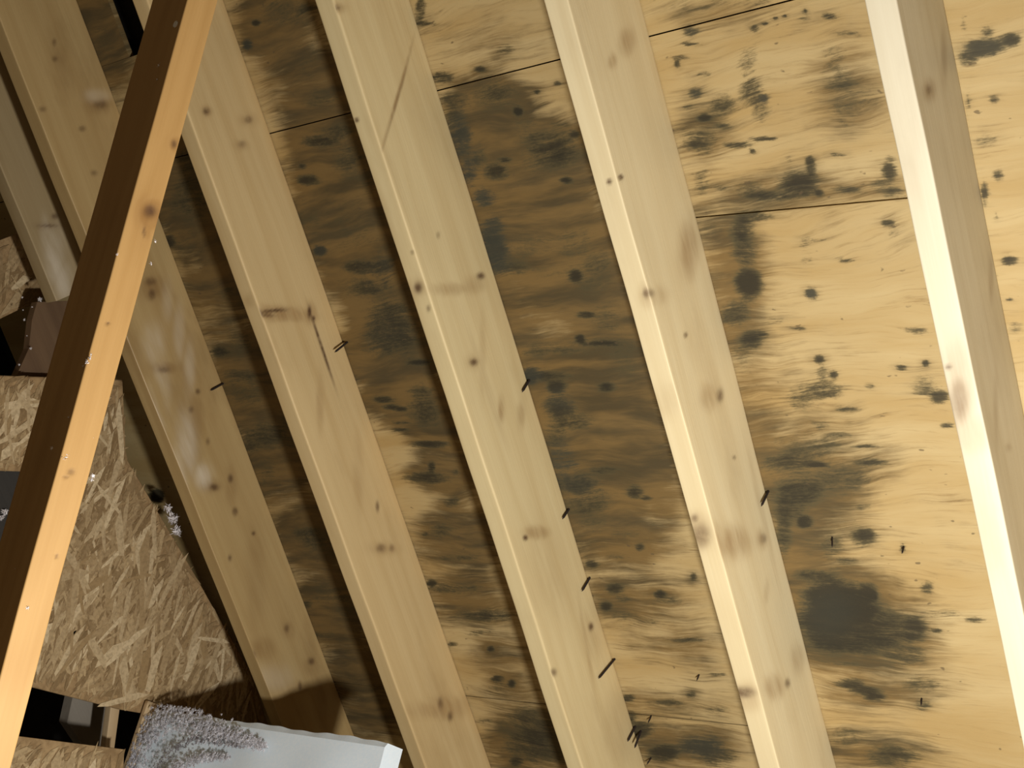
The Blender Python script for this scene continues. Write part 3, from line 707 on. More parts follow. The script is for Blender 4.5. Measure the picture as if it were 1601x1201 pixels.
def plywood(name):
    t = NT(name, 0.7, 0.2)
    m = t.attr('mould'); b = t.attr('brown'); tl = t.attr('teal')
    wob = t.noise(t.coord((5, 2.5, 1)), 1.0, 3)
    cb = t.n.new('ShaderNodeCombineXYZ'); t.link(t.math('MULTIPLY', wob, 0.09), cb.inputs[0])
    ad = t.n.new('ShaderNodeVectorMath'); t.coord(); t.link(t.tc.outputs['Object'], ad.inputs[0]); t.link(cb.outputs[0], ad.inputs[1])
    g = ad.outputs[0]
    fine = t.noise(t.coord((230, 12, 1), src=g), 1.0, 6, 0.65)
    streak = t.noise(t.coord((66, 6.0, 1), src=g), 1.0, 7, 0.68)
    broad = t.noise(t.coord((17, 2.2, 1), src=g), 1.0, 4, 0.55)
    blotch = t.noise(t.coord((8, 6, 1)), 1.0, 4, 0.6)
    speck = t.noise(t.coord((330, 95, 1), src=g), 1.0, 5, 0.7)
    col = t.mix(t.step(broad, 0.3, 0.7), (0.475, 0.358, 0.172), (0.40, 0.275, 0.110))
    col = t.mix(t.step(blotch, 0.45, 0.75, 0, 0.7), col, (0.44, 0.325, 0.152))
    col = t.mix(t.step(fine, 0.52, 0.74, 0, 0.42), col, (0.32, 0.21, 0.08))
    col = t.mix(t.step(streak, 0.60, 0.72, 0, 0.5), col, (0.27, 0.17, 0.065))
    # brown discolouration soaked along the grain
    n1 = t.math('ADD', t.math('ADD', t.math('MULTIPLY', streak, 0.40), t.math('MULTIPLY', blotch, 0.32)), t.math('MULTIPLY', fine, 0.28))
    bcol = t.mix(t.step(t.noise(t.coord((26, 4, 1), (1, 7, 0), src=g), 1.0, 4, 0.6), 0.36, 0.66), (0.160, 0.098, 0.032), (0.050, 0.037, 0.017))
    bm = t.step(t.math('ADD', b, t.math('MULTIPLY', t.math('SUBTRACT', n1, 0.5), 3.2)), 0.05, 0.90, 0, 1.0)
    col = t.mix(t.math('MULTIPLY', bm, 0.92), col, bcol)
    # mould: dark growth with streaky and speckled edges
    n2 = t.math('ADD', t.math('MULTIPLY', t.math('SUBTRACT', streak, 0.5), 1.15), t.math('MULTIPLY', t.math('SUBTRACT', speck, 0.5), 0.95))
    n2 = t.math('ADD', n2, t.math('MULTIPLY', t.math('SUBTRACT', t.noise(t.coord((24, 19, 1)), 1.0, 4, 0.6), 0.5), 0.9))
    n2 = t.math('ADD', n2, t.math('MULTIPLY', t.math('SUBTRACT', fine, 0.5), 0.9))
    mm = t.step(t.math('ADD', m, n2), 0.27, 0.88)
    core = t.step(t.math('ADD', m, t.math('MULTIPLY', n2, 0.7)), 0.55, 1.15)
    mdark = t.mix(core, (0.084, 0.068, 0.032), (0.027, 0.024, 0.015))
    mcol = t.mix(t.math('MULTIPLY', tl, 0.6, clamp=True), mdark, (0.040, 0.046, 0.037))
    col = t.mix(t.math('MULTIPLY', mm, 0.93), col, mcol)
    # scattered pin-head spots
    sp_ = t.step(t.noise(t.coord((75, 40, 1), (3, 5, 0)), 1.0, 2, 0.5), 0.70, 0.76)
    col = t.mix(t.math('MULTIPLY', sp_, 0.7), col, (0.10, 0.07, 0.035))
    t.bump(t.math('ADD', t.math('MULTIPLY', streak, 0.6), t.math('MULTIPLY', fine, 0.5)), 0.35, 0.0015)
    return t.done(col)

def flakes(name, lo, hi, fixed):
    """one strand: colour drawn from the object's own number and the strand's own number"""
    t = NT(name, 0.62, 0.28)
    r = t.attr('shade') if fixed else t.rand()
    col = t.mix(r, lo, hi)
    g = t.noise(t.coord((140, 140, 140)), 1.0, 4, 0.6)
    col = t.mix(t.step(g, 0.4, 0.7, 0, 0.45), col, tuple(c * 0.62 for c in lo))
    t.bump(g, 0.4, 0.001)
    return t.done(col)

def plain(name, a, b, scale=40.0, rough=0.8, bump=0.3, spec=0.2, dist=0.003, detail=6):
    t = NT(name, rough, spec)
    n = t.noise(t.coord((1, 1, 1)), scale, detail, 0.62)
    col = t.mix(t.step(n, 0.32, 0.7), a, b)
    t.bump(n, bump, dist)
    return t.done(col)

M_PLY = plywood('mouldy_plywood')
RAFTER_MAT = {  # light falloff and cool light put in board tones: darker left, greyer right
    0: lumber('rafter_pine_short', (0.36, 0.27, 0.14), (0.27, 0.185, 0.08), 7.1),
    1: lumber('rafter_pine_weathered_dimmed', (0.47, 0.335, 0.15), (0.37, 0.24, 0.093), 1.3, 0.42, 0.45, 0.4, 0.6),
    2: lumber('rafter_pine_warm', (0.60, 0.447, 0.222), (0.49, 0.336, 0.145), 2.9),
    3: lumber('rafter_pine_straight', (0.63, 0.51, 0.275), (0.53, 0.40, 0.195), 4.6),
    4: lumber('rafter_pine_pale', (0.69, 0.58, 0.35), (0.60, 0.475, 0.26), 5.2),
    5: lumber('rafter_pine_grey', (0.64, 0.575, 0.415), (0.56, 0.485, 0.33), 8.4),
}
M_POST = lumber('post_pine', (0.43, 0.258, 0.093), (0.335, 0.185, 0.056), 9.9, 0.6, 0.25, 0.9, 0.3)
M_STICK = lumber('stick_pine', (0.60, 0.44, 0.25), (0.44, 0.29, 0.14), 11.2)
M_DARKWOOD = lumber('dark_board', (0.17, 0.105, 0.055), (0.11, 0.064, 0.034), 12.7)
M_GREYWOOD = lumber('grey_board', (0.32, 0.28, 0.22), (0.22, 0.19, 0.15), 13.3)
M_NOTCH_SHADE = lumber('notch_shade_board', (0.050, 0.045, 0.038), (0.034, 0.031, 0.027), 14.9)
M_OSB = plain('strand_board', (0.26, 0.165, 0.075), (0.42, 0.28, 0.135), 60, 0.7, 0.5)
M_FLAKE = flakes('wood_strand', (0.36, 0.24, 0.11), (0.70, 0.55, 0.33), False)
M_CHIP = flakes('wood_chips', (0.25, 0.16, 0.07), (0.54, 0.39, 0.205), True)
M_FELT_VOID = plain('black_felt_void', (0.012, 0.011, 0.009), (0.018, 0.016, 0.013), 30, 0.9)  # roof felt, also the painted dark of the gable void
M_NAIL = plain('rusty_steel', (0.018, 0.013, 0.011), (0.03, 0.02, 0.015), 300, 0.7, 0.2, 0.2, 0.0005)
M_STEEL = plain('bright_steel', (0.60, 0.58, 0.52), (0.72, 0.70, 0.66), 300, 0.35, 0.1, 0.6, 0.0005)
M_FOAM = plain('white_foam', (0.80, 0.91, 0.97), (0.86, 0.94, 0.98), 220, 0.75, 0.25, 0.25, 0.001)
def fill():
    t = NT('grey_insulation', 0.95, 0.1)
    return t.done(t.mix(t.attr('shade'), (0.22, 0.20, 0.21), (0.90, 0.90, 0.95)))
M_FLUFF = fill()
M_TUFT = plain('white_fibre', (0.66, 0.62, 0.60), (0.84, 0.80, 0.80), 200, 0.95, 0.2, 0.1)
M_DECK = plain('floor_deck', (0.13, 0.10, 0.07), (0.19, 0.15, 0.10), 8, 0.8)

# ---------------------------------------------------------------- mesh helpers
def mesh(name, V, F, mat, smooth=False):
    me = bpy.data.meshes.new(name); me.from_pydata([tuple(v) for v in V], [], F)
    me.materials.append(mat)
    if smooth: me.polygons.foreach_set('use_smooth', [True] * len(me.polygons))
    me.update(); return me
def obj(name, me, parent=None, mw=None):
    o = bpy.data.objects.new(name, me); C.objects.link(o)
    if parent is not None: o.parent = parent
    elif mw is not None: o.matrix_world = mw
    return o
def tag(o, label, cat, group=None):
    o['label'] = label; o['category'] = cat
    if group: o['group'] = group
    return o
def attr(me, name, arr):
    a = me.attributes.new(name, 'FLOAT', 'POINT'); a.data.foreach_set('value', np.asarray(arr, dtype=np.float32))
def blobs(P, items):
    """sum of soft elliptical patches at points P (n,2)"""
    out = np.zeros(len(P))
    for cu, cv, au, av, bu, bv, s in items:
        det = au * bv - bu * av
        if abs(det) < 1e-12: continue
        r = 1.9 * (abs(au) + abs(bu)); q = 1.9 * (abs(av) + abs(bv))
        k = np.where((np.abs(P[:, 0] - cu) < r) & (np.abs(P[:, 1] - cv) < q))[0]
        if not len(k): continue
        x = P[k, 0] - cu; y = P[k, 1] - cv
        a = (x * bv - y * bu) / det; b = (y * au - x * av) / det
        g = s * np.exp(-(a * a + b * b) ** 1.5 * 0.75)
        out[k] = np.maximum(out[k], g) + 0.25 * np.minimum(out[k], g)
    return out

# ---------------------------------------------------------------- roof sheathing (the ceiling of the attic)
ceiling = obj('ceiling', None, None, ROOF.copy()); ceiling['kind'] = 'structure'
TH = 0.012
def lines(a, b, lo, hi, fine, coarse):
    """grid lines from a to b, dense inside lo..hi"""
    L = []
    x = a
    while x < b - 1e-6:
        L.append(x); x += fine if lo <= x <= hi else (min(coarse, max(fine, lo - x)) if x < lo else coarse)
    L.append(b); return np.array(L)
def sheet(u0, u1, v0, v1, skew0=(0, 0), skew1=(0, 0)):
    """a sheathing panel; skew shifts its upper / lower edge in u at v0 and v1"""
    us = lines(0, 1, 0, 1, 1.0 / max(2, int(round((u1 - u0) / (0.0042 if u1 > -0.5 and u0 < 1.5 else 0.05)))), 1)
    vs = lines(v0, v1, -1.98, 0.16, 0.0042, 0.05)
    nu, nv = len(us), len(vs)
    tv = (vs - v0) / (v1 - v0)
    a = u0 + skew0[0] * (1 - tv) + skew0[1] * tv; b = u1 + skew1[0] * (1 - tv) + skew1[1] * tv
    U = a[None, :] + us[:, None] * (b - a)[None, :]
    Vv = np.repeat(vs[None, :], nu, 0)
    top = np.stack([U.ravel(), Vv.ravel(), np.zeros(nu * nv)], 1)
    bot = np.array([[U[0, 0], v0, -TH], [U[0, -1], v1, -TH], [U[-1, -1], v1, -TH], [U[-1, 0], v0, -TH]])
    V = np.concatenate([top, bot]); n = nu * nv
    i = np.arange(nu - 1)[:, None] * nv + np.arange(nv - 1)[None, :]
    i = i.ravel()
    quads = np.stack([i, i + nv, i + nv + 1, i + 1], 1)
    F = quads.tolist()
    e0 = list(range(nv)); e1 = [nv - 1 + k * nv for k in range(nu)]
    e2 = [(nu - 1) * nv + k for k in range(nv)]; e3 = [k * nv for k in range(nu)]
    F += [e0 + [n + 1, n], e1[::1] + [n + 2, n + 1], e2[::-1] + [n + 3, n + 2][::-1][::-1], e3[::-1] + [n, n + 3], [n, n + 1, n + 2, n + 3]]
    me = mesh('plywood_panel', V, F, M_PLY)
    P = V[:, :2]
    K = {k: [s[1:] for s in STAINS if s[0] == k] for k in 'mblt'}
    attr(me, 'mould', blobs(P, [(s[0], s[1], s[2] * 1.12, s[3] * 1.12, s[4] * 1.12, s[5] * 1.12, s[6]) for s in K['m']]))
    veil = blobs(P, [(s[0], s[1], s[2] * 2.1, s[3] * 2.1, s[4] * 2.1, s[5] * 2.1, s[6]) for s in K['m']])
    attr(me, 'brown', np.clip(1.3 * blobs(P, K['b']) + 0.26 * veil, 0, 1.2) - 0.62 * blobs(P, K['l']))
    attr(me, 'teal', np.clip(blobs(P, K['t']), 0, 1))
    return obj('plywood_panel', me, ceiling)
J1, J2, G = -0.0174, 1.1987, 0.0011
VJ = -1.2375
panels = {}
panels['a'] = sheet(-1.236, J1 - G, VJ + G, 1.2)
sheet(-0.222, J1 - G, -2.30, VJ - G)                       # beside and below the open slot
sheet(-1.236, -0.2225, -2.30, -1.516)
panels['b'] = sheet(J1 + G, J2 - G, VJ + G, -0.4284)
sheet(J1 + G, 0.2705 - G, -0.4280, -0.0030, skew1=(-0.0104, 0.0139))
panels['c'] = sheet(0.2705 + G, 2.2, -0.4280, -0.0030, skew0=(-0.0104, 0.0139))
panels['d'] = sheet(J1 + G, 2.2, -0.0026, 1.2)
panels['e'] = sheet(J1 + G, J2 - G, -2.30, VJ - G)
panels['f'] = sheet(J2 + G, 2.2, VJ + G, -0.4284)
sheet(J2 + G, 2.2, -2.30, VJ - G)
und = mesh('roof_underlay', [(-1.3, -2.4, -0.045), (2.25, -2.4, -0.045), (2.25, 1.25, -0.045), (-1.3, 1.25, -0.045),
      (-1.3, -2.4, -0.05), (2.25, -2.4, -0.05), (2.25, 1.25, -0.05), (-1.3, 1.25, -0.05)],
      [[0, 1, 2, 3], [7, 6, 5, 4], [0, 4, 5, 1], [1, 5, 6, 2], [2, 6, 7, 3], [3, 7, 4, 0]], M_FELT_VOID)
obj('roof_underlay', und, ceiling)

# nail points that missed the rafters
def nail_mesh(L, r=0.0022):
    V = []; F = []; n = 8
    for z, rr in ((-0.004, r), (L - 0.006, r), (L, r * 0.15)):
        for k in range(n):
            a = 2 * math.pi * k / n; V.append((rr * math.cos(a), rr * math.sin(a), z))
    for j in range(2):
        for k in range(n): F.append([j * n + k, j * n + (k + 1) % n, (j + 1) * n + (k + 1) % n, (j + 1) * n + k])
    F.append(list(range(2 * n, 3 * n)))
    return mesh('nail', V, F, M_NAIL, True)
def panel_at(u, v):
    if u > J2 and v < -0.4282: return panels['f']
    if v < VJ: return panels['e']
    return panels['b'] if v < -0.4282 else panels['c']
for u, v, tu, tv, L in NAILS:
    d = Vector((tu - u, tv - v, L))
    o = obj('nail', nail_mesh(d.length, 0.0021 if d.length > 0.026 else 0.0014), panel_at(u, v))
    o.location = (u, v, 0); o.rotation_euler = d.to_track_quat('Z', 'Y').to_euler()

# ---------------------------------------------------------------- lumber
def profile(y0, y1, z0, z1, r, step, ky=1.0, kz=1.0):
    """rounded rectangle loop with dense sides, as (y, z)"""
    pts = []
    def seg(a, b, k=1.0):
        n = max(1, int(round(math.dist(a, b) / (step * k))))
        for k in range(n): pts.append((a[0] + (b[0] - a[0]) * k / n, a[1] + (b[1] - a[1]) * k / n))
    def arc(cx, cz, a0):
        for k in range(4):
            a = a0 + k * math.pi / 2 / 4; pts.append((cx + r * math.cos(a), cz + r * math.sin(a)))
    seg((y0 + r, z0), (y1 - r, z0), kz); arc(y1 - r, z0 + r, -math.pi / 2)
    seg((y1, z0 + r), (y1, z1 - r)); arc(y1 - r, z1 - r, 0)
    seg((y1 - r, z1), (y0 + r, z1)); arc(y0 + r, z1 - r, math.pi / 2)
    seg((y0, z1 - r), (y0, z0 + r), ky); arc(y0 + r, z0 + r, math.pi)
    return np.array(pts)
def board(name, mat, length, y0, y1, z0, z1, r=0.003, step=0.005, x0=0.0, sx=0.02, shape=None, knots=(), seed=0, dense=None, ky=1.0, kz=1.0):
    """a length of lumber along x; shape(V) may bend it; knots are read by face"""
    pr = profile(y0, y1, z0, z1, r, step, ky, kz); n = len(pr)
    xs = lines(x0, x0 + length, dense[0], dense[1], sx, 0.04) if dense else x0 + np.linspace(0, length, max(2, int(round(length / sx)) + 1))
    m = len(xs)
    V = np.zeros((m * n, 3))
    V[:, 0] = np.repeat(xs, n); V[:, 1] = np.tile(pr[:, 0], m); V[:, 2] = np.tile(pr[:, 1], m)
    rest = V.copy()
    rng = np.random.RandomState(seed + 5)
    ph = rng.uniform(0, 6.28, 8)
    # slightly wandering arrises and faces, as sawn lumber has
    wob = sum(0.0006 / (k + 1) * np.sin(V[:, 0] * (5 + 7 * k) + ph[k] + V[:, 2] * 30) for k in range(4))
    V[:, 1] += wob; V[:, 2] += sum(0.0006 / (k + 1) * np.sin(V[:, 0] * (4 + 9 * k) + ph[k + 4]) for k in range(4)) * (rest[:, 2] > (z0 + z1) / 2)
    if shape: V = shape(V)
    i = (np.arange(m - 1)[:, None] * n + np.arange(n)[None, :]).ravel()
    j = (np.arange(m - 1)[:, None] * n + ((np.arange(n) + 1) % n)[None, :]).ravel()
    F = np.stack([i, j, j + n, i + n], 1).tolist()
    F.append(list(range(n))[::-1]); F.append([(m - 1) * n + k for k in range(n)])
    me = mesh(name, V, F, mat, True)
    me.polygons[len(F) - 1].use_smooth = False; me.polygons[len(F) - 2].use_smooth = False
    side = rest[:, 1] > y1 - r * 0.5; bot = rest[:, 2] > z1 - r * 0.5
    res = {'k': np.zeros(len(V)), 'h': np.zeros(len(V)), 'p': np.zeros(len(V))}
    for kind in 'khp':
        a = blobs(rest[:, [0, 2]], [q[2:] for q in knots if q[0] == 'side' and q[1] == kind])
        b = blobs(rest[:, [0, 1]], [q[2:] for q in knots if q[0] == 'bottom' and q[1] == kind])
        res[kind] = np.where(side, a, 0) + np.where(bot & ~side, b, 0)
    attr(me, 'knot', np.clip(res['k'], 0, 1)); attr(me, 'halo', np.clip(res['h'], 0, 1)); attr(me, 'pale', np.clip(res['p'], 0, 1))
    return me

T = 0.0375
VR = {0: (-1.80, -1.80), 1: (-1.6187, -1.6258), 2: (-1.238, -1.2371), 3: (-0.8328, -0.8349), 4: (-0.4259, -0.4309), 5: (-0.0012, -0.0044)}
DR = {0: (0.178, 0.178), 1: (0.1828, 0.1736), 2: (0.171, 0.1748), 3: (0.1776, 0.1753), 4: (0.1861, 0.1735), 5: (0.1871, 0.1676)}
LEAN = {0: 0, 1: -0.0011, 2: 0.0021, 3: -0.0017, 4: -0.0039, 5: 0.0042}
RLAB = {
    0: 'short leftmost pine rafter, ending above the dark gap at the left edge',
    1: 'weathered pine rafter with whitish sheen painted in, passing behind the slanting post',
    2: 'pine rafter with a long split knot on its side, just right of the slanting post',
    3: 'middle pine rafter with a small ringed knot on its edge, third from the right',
    4: 'pale pine rafter with round knots low on its bright edge, second from the right',
    5: 'rightmost pine rafter, grey side face and a large reddish half-moon knot on its bright edge',
}
for i in range(6):
    def shp(V, i=i):
        t = (V[:, 0] + 0.6) / 1.8
        vc = VR[i][0] * (1 - t) + VR[i][1] * t; d = DR[i][0] * (1 - t) + DR[i][1] * t
        W = V.copy(); k = V[:, 2] / 0.178
        W[:, 1] += vc - VR[i][0] + LEAN[i] * k
        W[:, 2] = k * d
        return W
    dm = 0.178
    kk = []
    for q in KNOTS[i]:
        q = list(q)
        if q[0] == 'side':
            t = (q[2] + 0.6) / 1.8; d = DR[i][0] * (1 - t) + DR[i][1] * t
            q[3] *= dm / d
        kk.append(q)
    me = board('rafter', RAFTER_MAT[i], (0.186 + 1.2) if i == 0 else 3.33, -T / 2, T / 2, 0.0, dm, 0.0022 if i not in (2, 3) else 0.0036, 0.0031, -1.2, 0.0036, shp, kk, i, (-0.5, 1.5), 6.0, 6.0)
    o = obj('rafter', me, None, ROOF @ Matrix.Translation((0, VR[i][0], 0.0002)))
    tag(o, RLAB[i], 'rafter', 'pine rafters under the roof sheathing')

# ---------------------------------------------------------------- slanting post in front of the rafters
A, B_ = Vector((-0.23961,-0.64879,0.61583)), Vector((0.27851,-0.69644,1.06349))          # (u, v, w) on its front arris
eb, ed = Vector((0.65564,0.10726,-0.74741)), Vector((0.01807,-0.99180,-0.12649))
A, B_ = RW(*A), RW(*B_)
R3 = ROOF.to_3x3()
tx = (B_ - A).normalized(); ty = (R3 @ eb).normalized(); tz = tx.cross(ty)
if tz.dot(R3 @ ed) < 0: SG = -1
else: SG = 1
top = 0.62; down = (A.z - 0.0) / -tx.z - 0.001
PM = Matrix((( tx.x, ty.x, tz.x, A.x), (tx.y, ty.y, tz.y, A.y), (tx.z, ty.z, tz.z, A.z), (0, 0, 0, 1)))
# bright face is z = 0 side (y from 0 to 0.038); dark face is y = 0 (z from 0 to 0.089)
zz = (0.0, 0.089) if SG > 0 else (-0.089, 0.0)
POSTK = [('k', 0.2584, 0.0254, -0.0029, 0.0069, 0.0064, 0.0019, 1.0), ('h', 0.2612, 0.0262, -0.0057, 0.0138, 0.0155, 0.0046, 0.8), ('k', 0.1711, 0.0319, -0.0014, 0.0031, 0.0043, 0.0013, 0.8), ('h', 0.1711, 0.0319, -0.0032, 0.007, 0.0086, 0.0025, 0.5), ('k', 0.3999, 0.0113, -0.0008, 0.0022, 0.0017, 0.0005, 0.8), ('k', 0.5693, 0.0154, -0.0009, 0.0036, 0.0033, 0.001, 0.6), ('k', 0.5761, 0.0112, -0.0007, 0.0029, 0.002, 0.0006, 0.6), ('k', 0.6604, 0.0255, -0.0004, 0.0018, 0.0026, 0.0008, 0.6), ('k', 0.284, 0.0244, -0.0006, 0.0015, 0.0056, 0.0017, 0.8), ('h', 0.2825, 0.0282, -0.0018, 0.0046, 0.0099, 0.0029, 0.4)]
def post_mesh():
    me = board('post', M_POST, top + down, 0, 0.038, zz[0], zz[1], 0.0018, 0.0024, -top, 0.0026, None, (), 21, (-0.1, 1.1))
    V = np.array([v.co[:] for v in me.vertices])
    f = np.abs(V[:, 2]) < 0.0012
    for nm, kd in (('knot', 'k'), ('halo', 'h')):
        a = np.where(f, blobs(V[:, :2], [q[1:] for q in POSTK if q[0] == kd]), 0)
        me.attributes[nm].data.foreach_set('value', np.clip(a, 0, 1).astype(np.float32))
    return me
post = obj('post', post_mesh(), None, PM)
tag(post, 'slender pine post slanting across the left, one face bright and one in deep shade', 'post')

def tuft(rng, size, n=46):
    """a little wad of fibres"""
    V = []; F = []
    for _ in range(n):
        d = Vector((rng.gauss(0, 1), rng.gauss(0, 1), rng.gauss(0, 1))).normalized()
        c = d * size * rng.uniform(0.05, 0.75)
        e = Vector((rng.gauss(0, 1), rng.gauss(0, 1), rng.gauss(0, 1))).normalized()
        f = d.cross(e).normalized()
        L = size * rng.uniform(0.25, 0.7); w_ = size * rng.uniform(0.08, 0.2)
        k = len(V)
        V += [c - e * L, c + f * w_, c + e * L, c - f * w_, c + d.cross(f) * w_ * 0.6]
        F += [[k, k + 1, k + 4], [k + 1, k + 2, k + 4], [k + 2, k + 3, k + 4], [k + 3, k, k + 4]]
    return V, F
rng = random.Random(4)
for nm, lst in (('insulation_fluff', POSTFLUFF := [(0.0799, -0.0, -0.0255, 0.0035), (0.0997, -0.0, -0.019, 0.002), (0.3218, 0.0, 0.0009, 0.002), (0.4442, 0.0, 0.0035, 0.003), (0.4485, 0.0, 0.0001, 0.0035), (0.4528, -0.0, -0.0049, 0.002), (0.5122, 0.0, -0.0057, 0.0025), (0.5463, 0.0, -0.0247, 0.003), (0.681, 0.0, -0.0296, 0.0025), (0.5559, 0.0037, -0.0, 0.005), (0.5531, 0.006, 0.0, 0.004), (0.5674, 0.0422, -0.0, 0.004), (0.5712, 0.0418, -0.0, 0.003), (0.3159, 0.0431, -0.0, 0.0028), (0.2891, 0.0413, -0.0, 0.0025), (0.7188, 0.0091, -0.0, 0.003), (0.5267, 0.031, -0.0, 0.002), (0.4397, 0.0022, -0.0, 0.0025)]),):
    V = []; F = []
    for x, y, z, s in lst:
        v, f = tuft(rng, s, 22); k = len(V)
        V += [(p.x + x, p.y + y, p.z + (z if SG > 0 else z)) for p in v]; F += [[a + k for a in q] for q in f]
    o = obj(nm, mesh(nm, V, F, M_TUFT), post); o['kind'] = 'stuff'
hd = [(0.0042 * math.cos(k * math.pi / 5), 0, 0.0042 * math.sin(k * math.pi / 5)) for k in range(10)]
hv = [(x, -0.0012, z) for x, _, z in hd] + [(x, 0.004, z) for x, _, z in hd]
o = obj('nail', mesh('nail_head', hv, [list(range(10))] + [[k, (k + 1) % 10, 10 + (k + 1) % 10, 10 + k] for k in range(10)], M_STEEL), post)
o.location = (0.0295,0.0000,-0.0109)
o['label'] = 'bright steel nail head'

# ---------------------------------------------------------------- boards at the gable end (planes of constant v)
def slab(name, poly, v, th, mat):
    """outline in (u, w), front face at v, thickness th away from the viewer; bevelled rim"""
    n = len(poly)
    ar = sum(poly[k][0] * poly[(k + 1) % n][1] - poly[(k + 1) % n][0] * poly[k][1] for k in range(n))
    P = poly if ar > 0 else poly[::-1]
    cu = sum(p[0] for p in P) / n; cw = sum(p[1] for p in P) / n
    ins = [(p[0] + (cu - p[0]) * 0.006, p[1] + (cw - p[1]) * 0.006) for p in P]
    V = [(u, v, w_) for u, w_ in ins] + [(u, v - 0.0015, w_) for u, w_ in P] + [(u, v - th, w_) for u, w_ in P]
    F = [list(range(n))[::-1], [2 * n + k for k in range(n)]]
    for j in (0, 1):
        for k in range(n):
            F.append([j * n + k, j * n + (k + 1) % n, (j + 1) * n + (k + 1) % n, (j + 1) * n + k])
    return mesh(name, V, F, mat)
def inside(p, poly):
    c = False; n = len(poly)
    for k in range(n):
        (x0, y0), (x1, y1) = poly[k], poly[(k + 1) % n]
        if (y0 > p[1]) != (y1 > p[1]) and p[0] < (x1 - x0) * (p[1] - y0) / (y1 - y0) + x0: c = not c
    return c
def strand_mesh(rng, L, W):
    h = 0.0009
    o = [(-L, -W * rng.uniform(0.2, 0.9)), (-L * rng.uniform(0.3, 0.6), -W), (L * rng.uniform(0.4, 0.8), -W * rng.uniform(0.7, 1)), (L, -W * rng.uniform(-0.2, 0.5)),
         (L * rng.uniform(0.7, 0.95), W * rng.uniform(0.4, 0.9)), (-L * rng.uniform(0.1, 0.6), W)]
    n = len(o)
    V = [(a, b, h) for a, b in o] + [(a * 1.01, b * 1.06, 0) for a, b in o]
    return V, [list(range(n))] + [[n + k, n + (k + 1) % n, (k + 1) % n, k] for k in range(n)]
VERT = math.atan2(-cp, sp)   # direction of world-up in the (u, w) plane is (-sp, -cp)
def strands(parent, poly, v, rng, n_parts, n_stuff):
    lib = []
    for k in range(8):
        V, F = strand_mesh(rng, rng.uniform(0.02, 0.055), rng.uniform(0.003, 0.009))
        me = mesh('strand', V, F, M_FLAKE); lib.append((me, V, F)); attr(me, 'shade', [0.0] * len(V))
    us = [p[0] for p in poly]; ws = [p[1] for p in poly]
    def spot(rad):
        for _ in range(400):
            p = (rng.uniform(min(us), max(us)), rng.uniform(min(ws), max(ws)))
            a = math.atan2(cp, sp) + rng.gauss(0.05, 0.5)
            if all(inside((p[0] + s * rad * math.cos(a), p[1] + s * rad * math.sin(a)), poly) for s in (-1, 0, 1)): return p, a
        return None
    SV = []; SF = []; sh = []
    for k in range(n_stuff):
        me, V, F = rng.choice(lib); q = spot(0.03)
        if not q: continue
        (u, w_), a = q; s = rng.uniform(0.35, 0.95); b = len(SV); z = rng.uniform(0.0001, 0.0009)
        for x, y, h in V:
            x *= s; y *= s
            SV.append((u + x * math.cos(a) - y * math.sin(a), v + h + z, w_ + x * math.sin(a) + y * math.cos(a))); sh.append(0)
        r = rng.random() ** 1.3
        sh[b:] = [r] * (len(SV) - b)
        SF += [[b + i for i in f] for f in F]
    if SV:
        me = mesh('strand_surface', SV, SF, M_CHIP); attr(me, 'shade', sh)
        o = obj('strand_surface', me, parent); o['kind'] = 'stuff'
    for k in range(n_parts):
        me, V, F = rng.choice(lib); q = spot(0.05)
        if not q: continue
        (u, w_), a = q
        o = obj('strand', me, parent)
        s = rng.uniform(0.7, 1.35)
        # local x -> (cos a, 0, sin a), y -> (-sin a, 0, cos a), z -> +v
        o.matrix_local = Matrix(((math.cos(a), -math.sin(a), 0, u), (0, 0, 1, v + rng.uniform(0.0006, 0.0014)), (math.sin(a), math.cos(a), 0, w_), (0, 0, 0, 1))) @ Matrix.Diagonal((s, s, 1, 1))
def osb(poly, v, label, n_parts, n_stuff, seed):
    root = obj('osb_panel', None, None, ROOF.copy())
    obj('board', slab('board', poly, v, 0.011, M_OSB), root)
    strands(root, poly, v, random.Random(seed), n_parts, n_stuff)
    return tag(root, label, 'board', 'strand board pieces at the gable end')
osb(OSB_MAIN, -1.83, 'large wood strand board behind the slanting post, left of the weathered rafter', 280, 2600, 3)
osb(OSB_UPPER, -1.95, 'small strand board piece at the left edge, above the black gap', 26, 260, 5)
osb(OSB_LOWER, -1.76, 'strip of strand board in the bottom left corner', 60, 480, 8)
o = obj('dark_board', slab('dark_board', DARK_BOARD, -1.86, 0.02, M_DARKWOOD), None, ROOF.copy())
tag(o, 'dark brown broken board below the short rafter, left of the post', 'board')
o = obj('grey_board', slab('grey_board', NOTCH_BACK, -1.87, 0.018, M_NOTCH_SHADE), None, ROOF.copy())  # added backing, the notch's shade is put into its near-black colour
tag(o, 'near-black board added behind the notch in the strand board at the left edge, its shade painted', 'board')
o = obj('grey_board', slab('grey_board', GREY_POST, -2.0, 0.03, M_GREYWOOD), None, ROOF.copy())
tag(o, 'dim grey board inside the dark opening at bottom left', 'board')
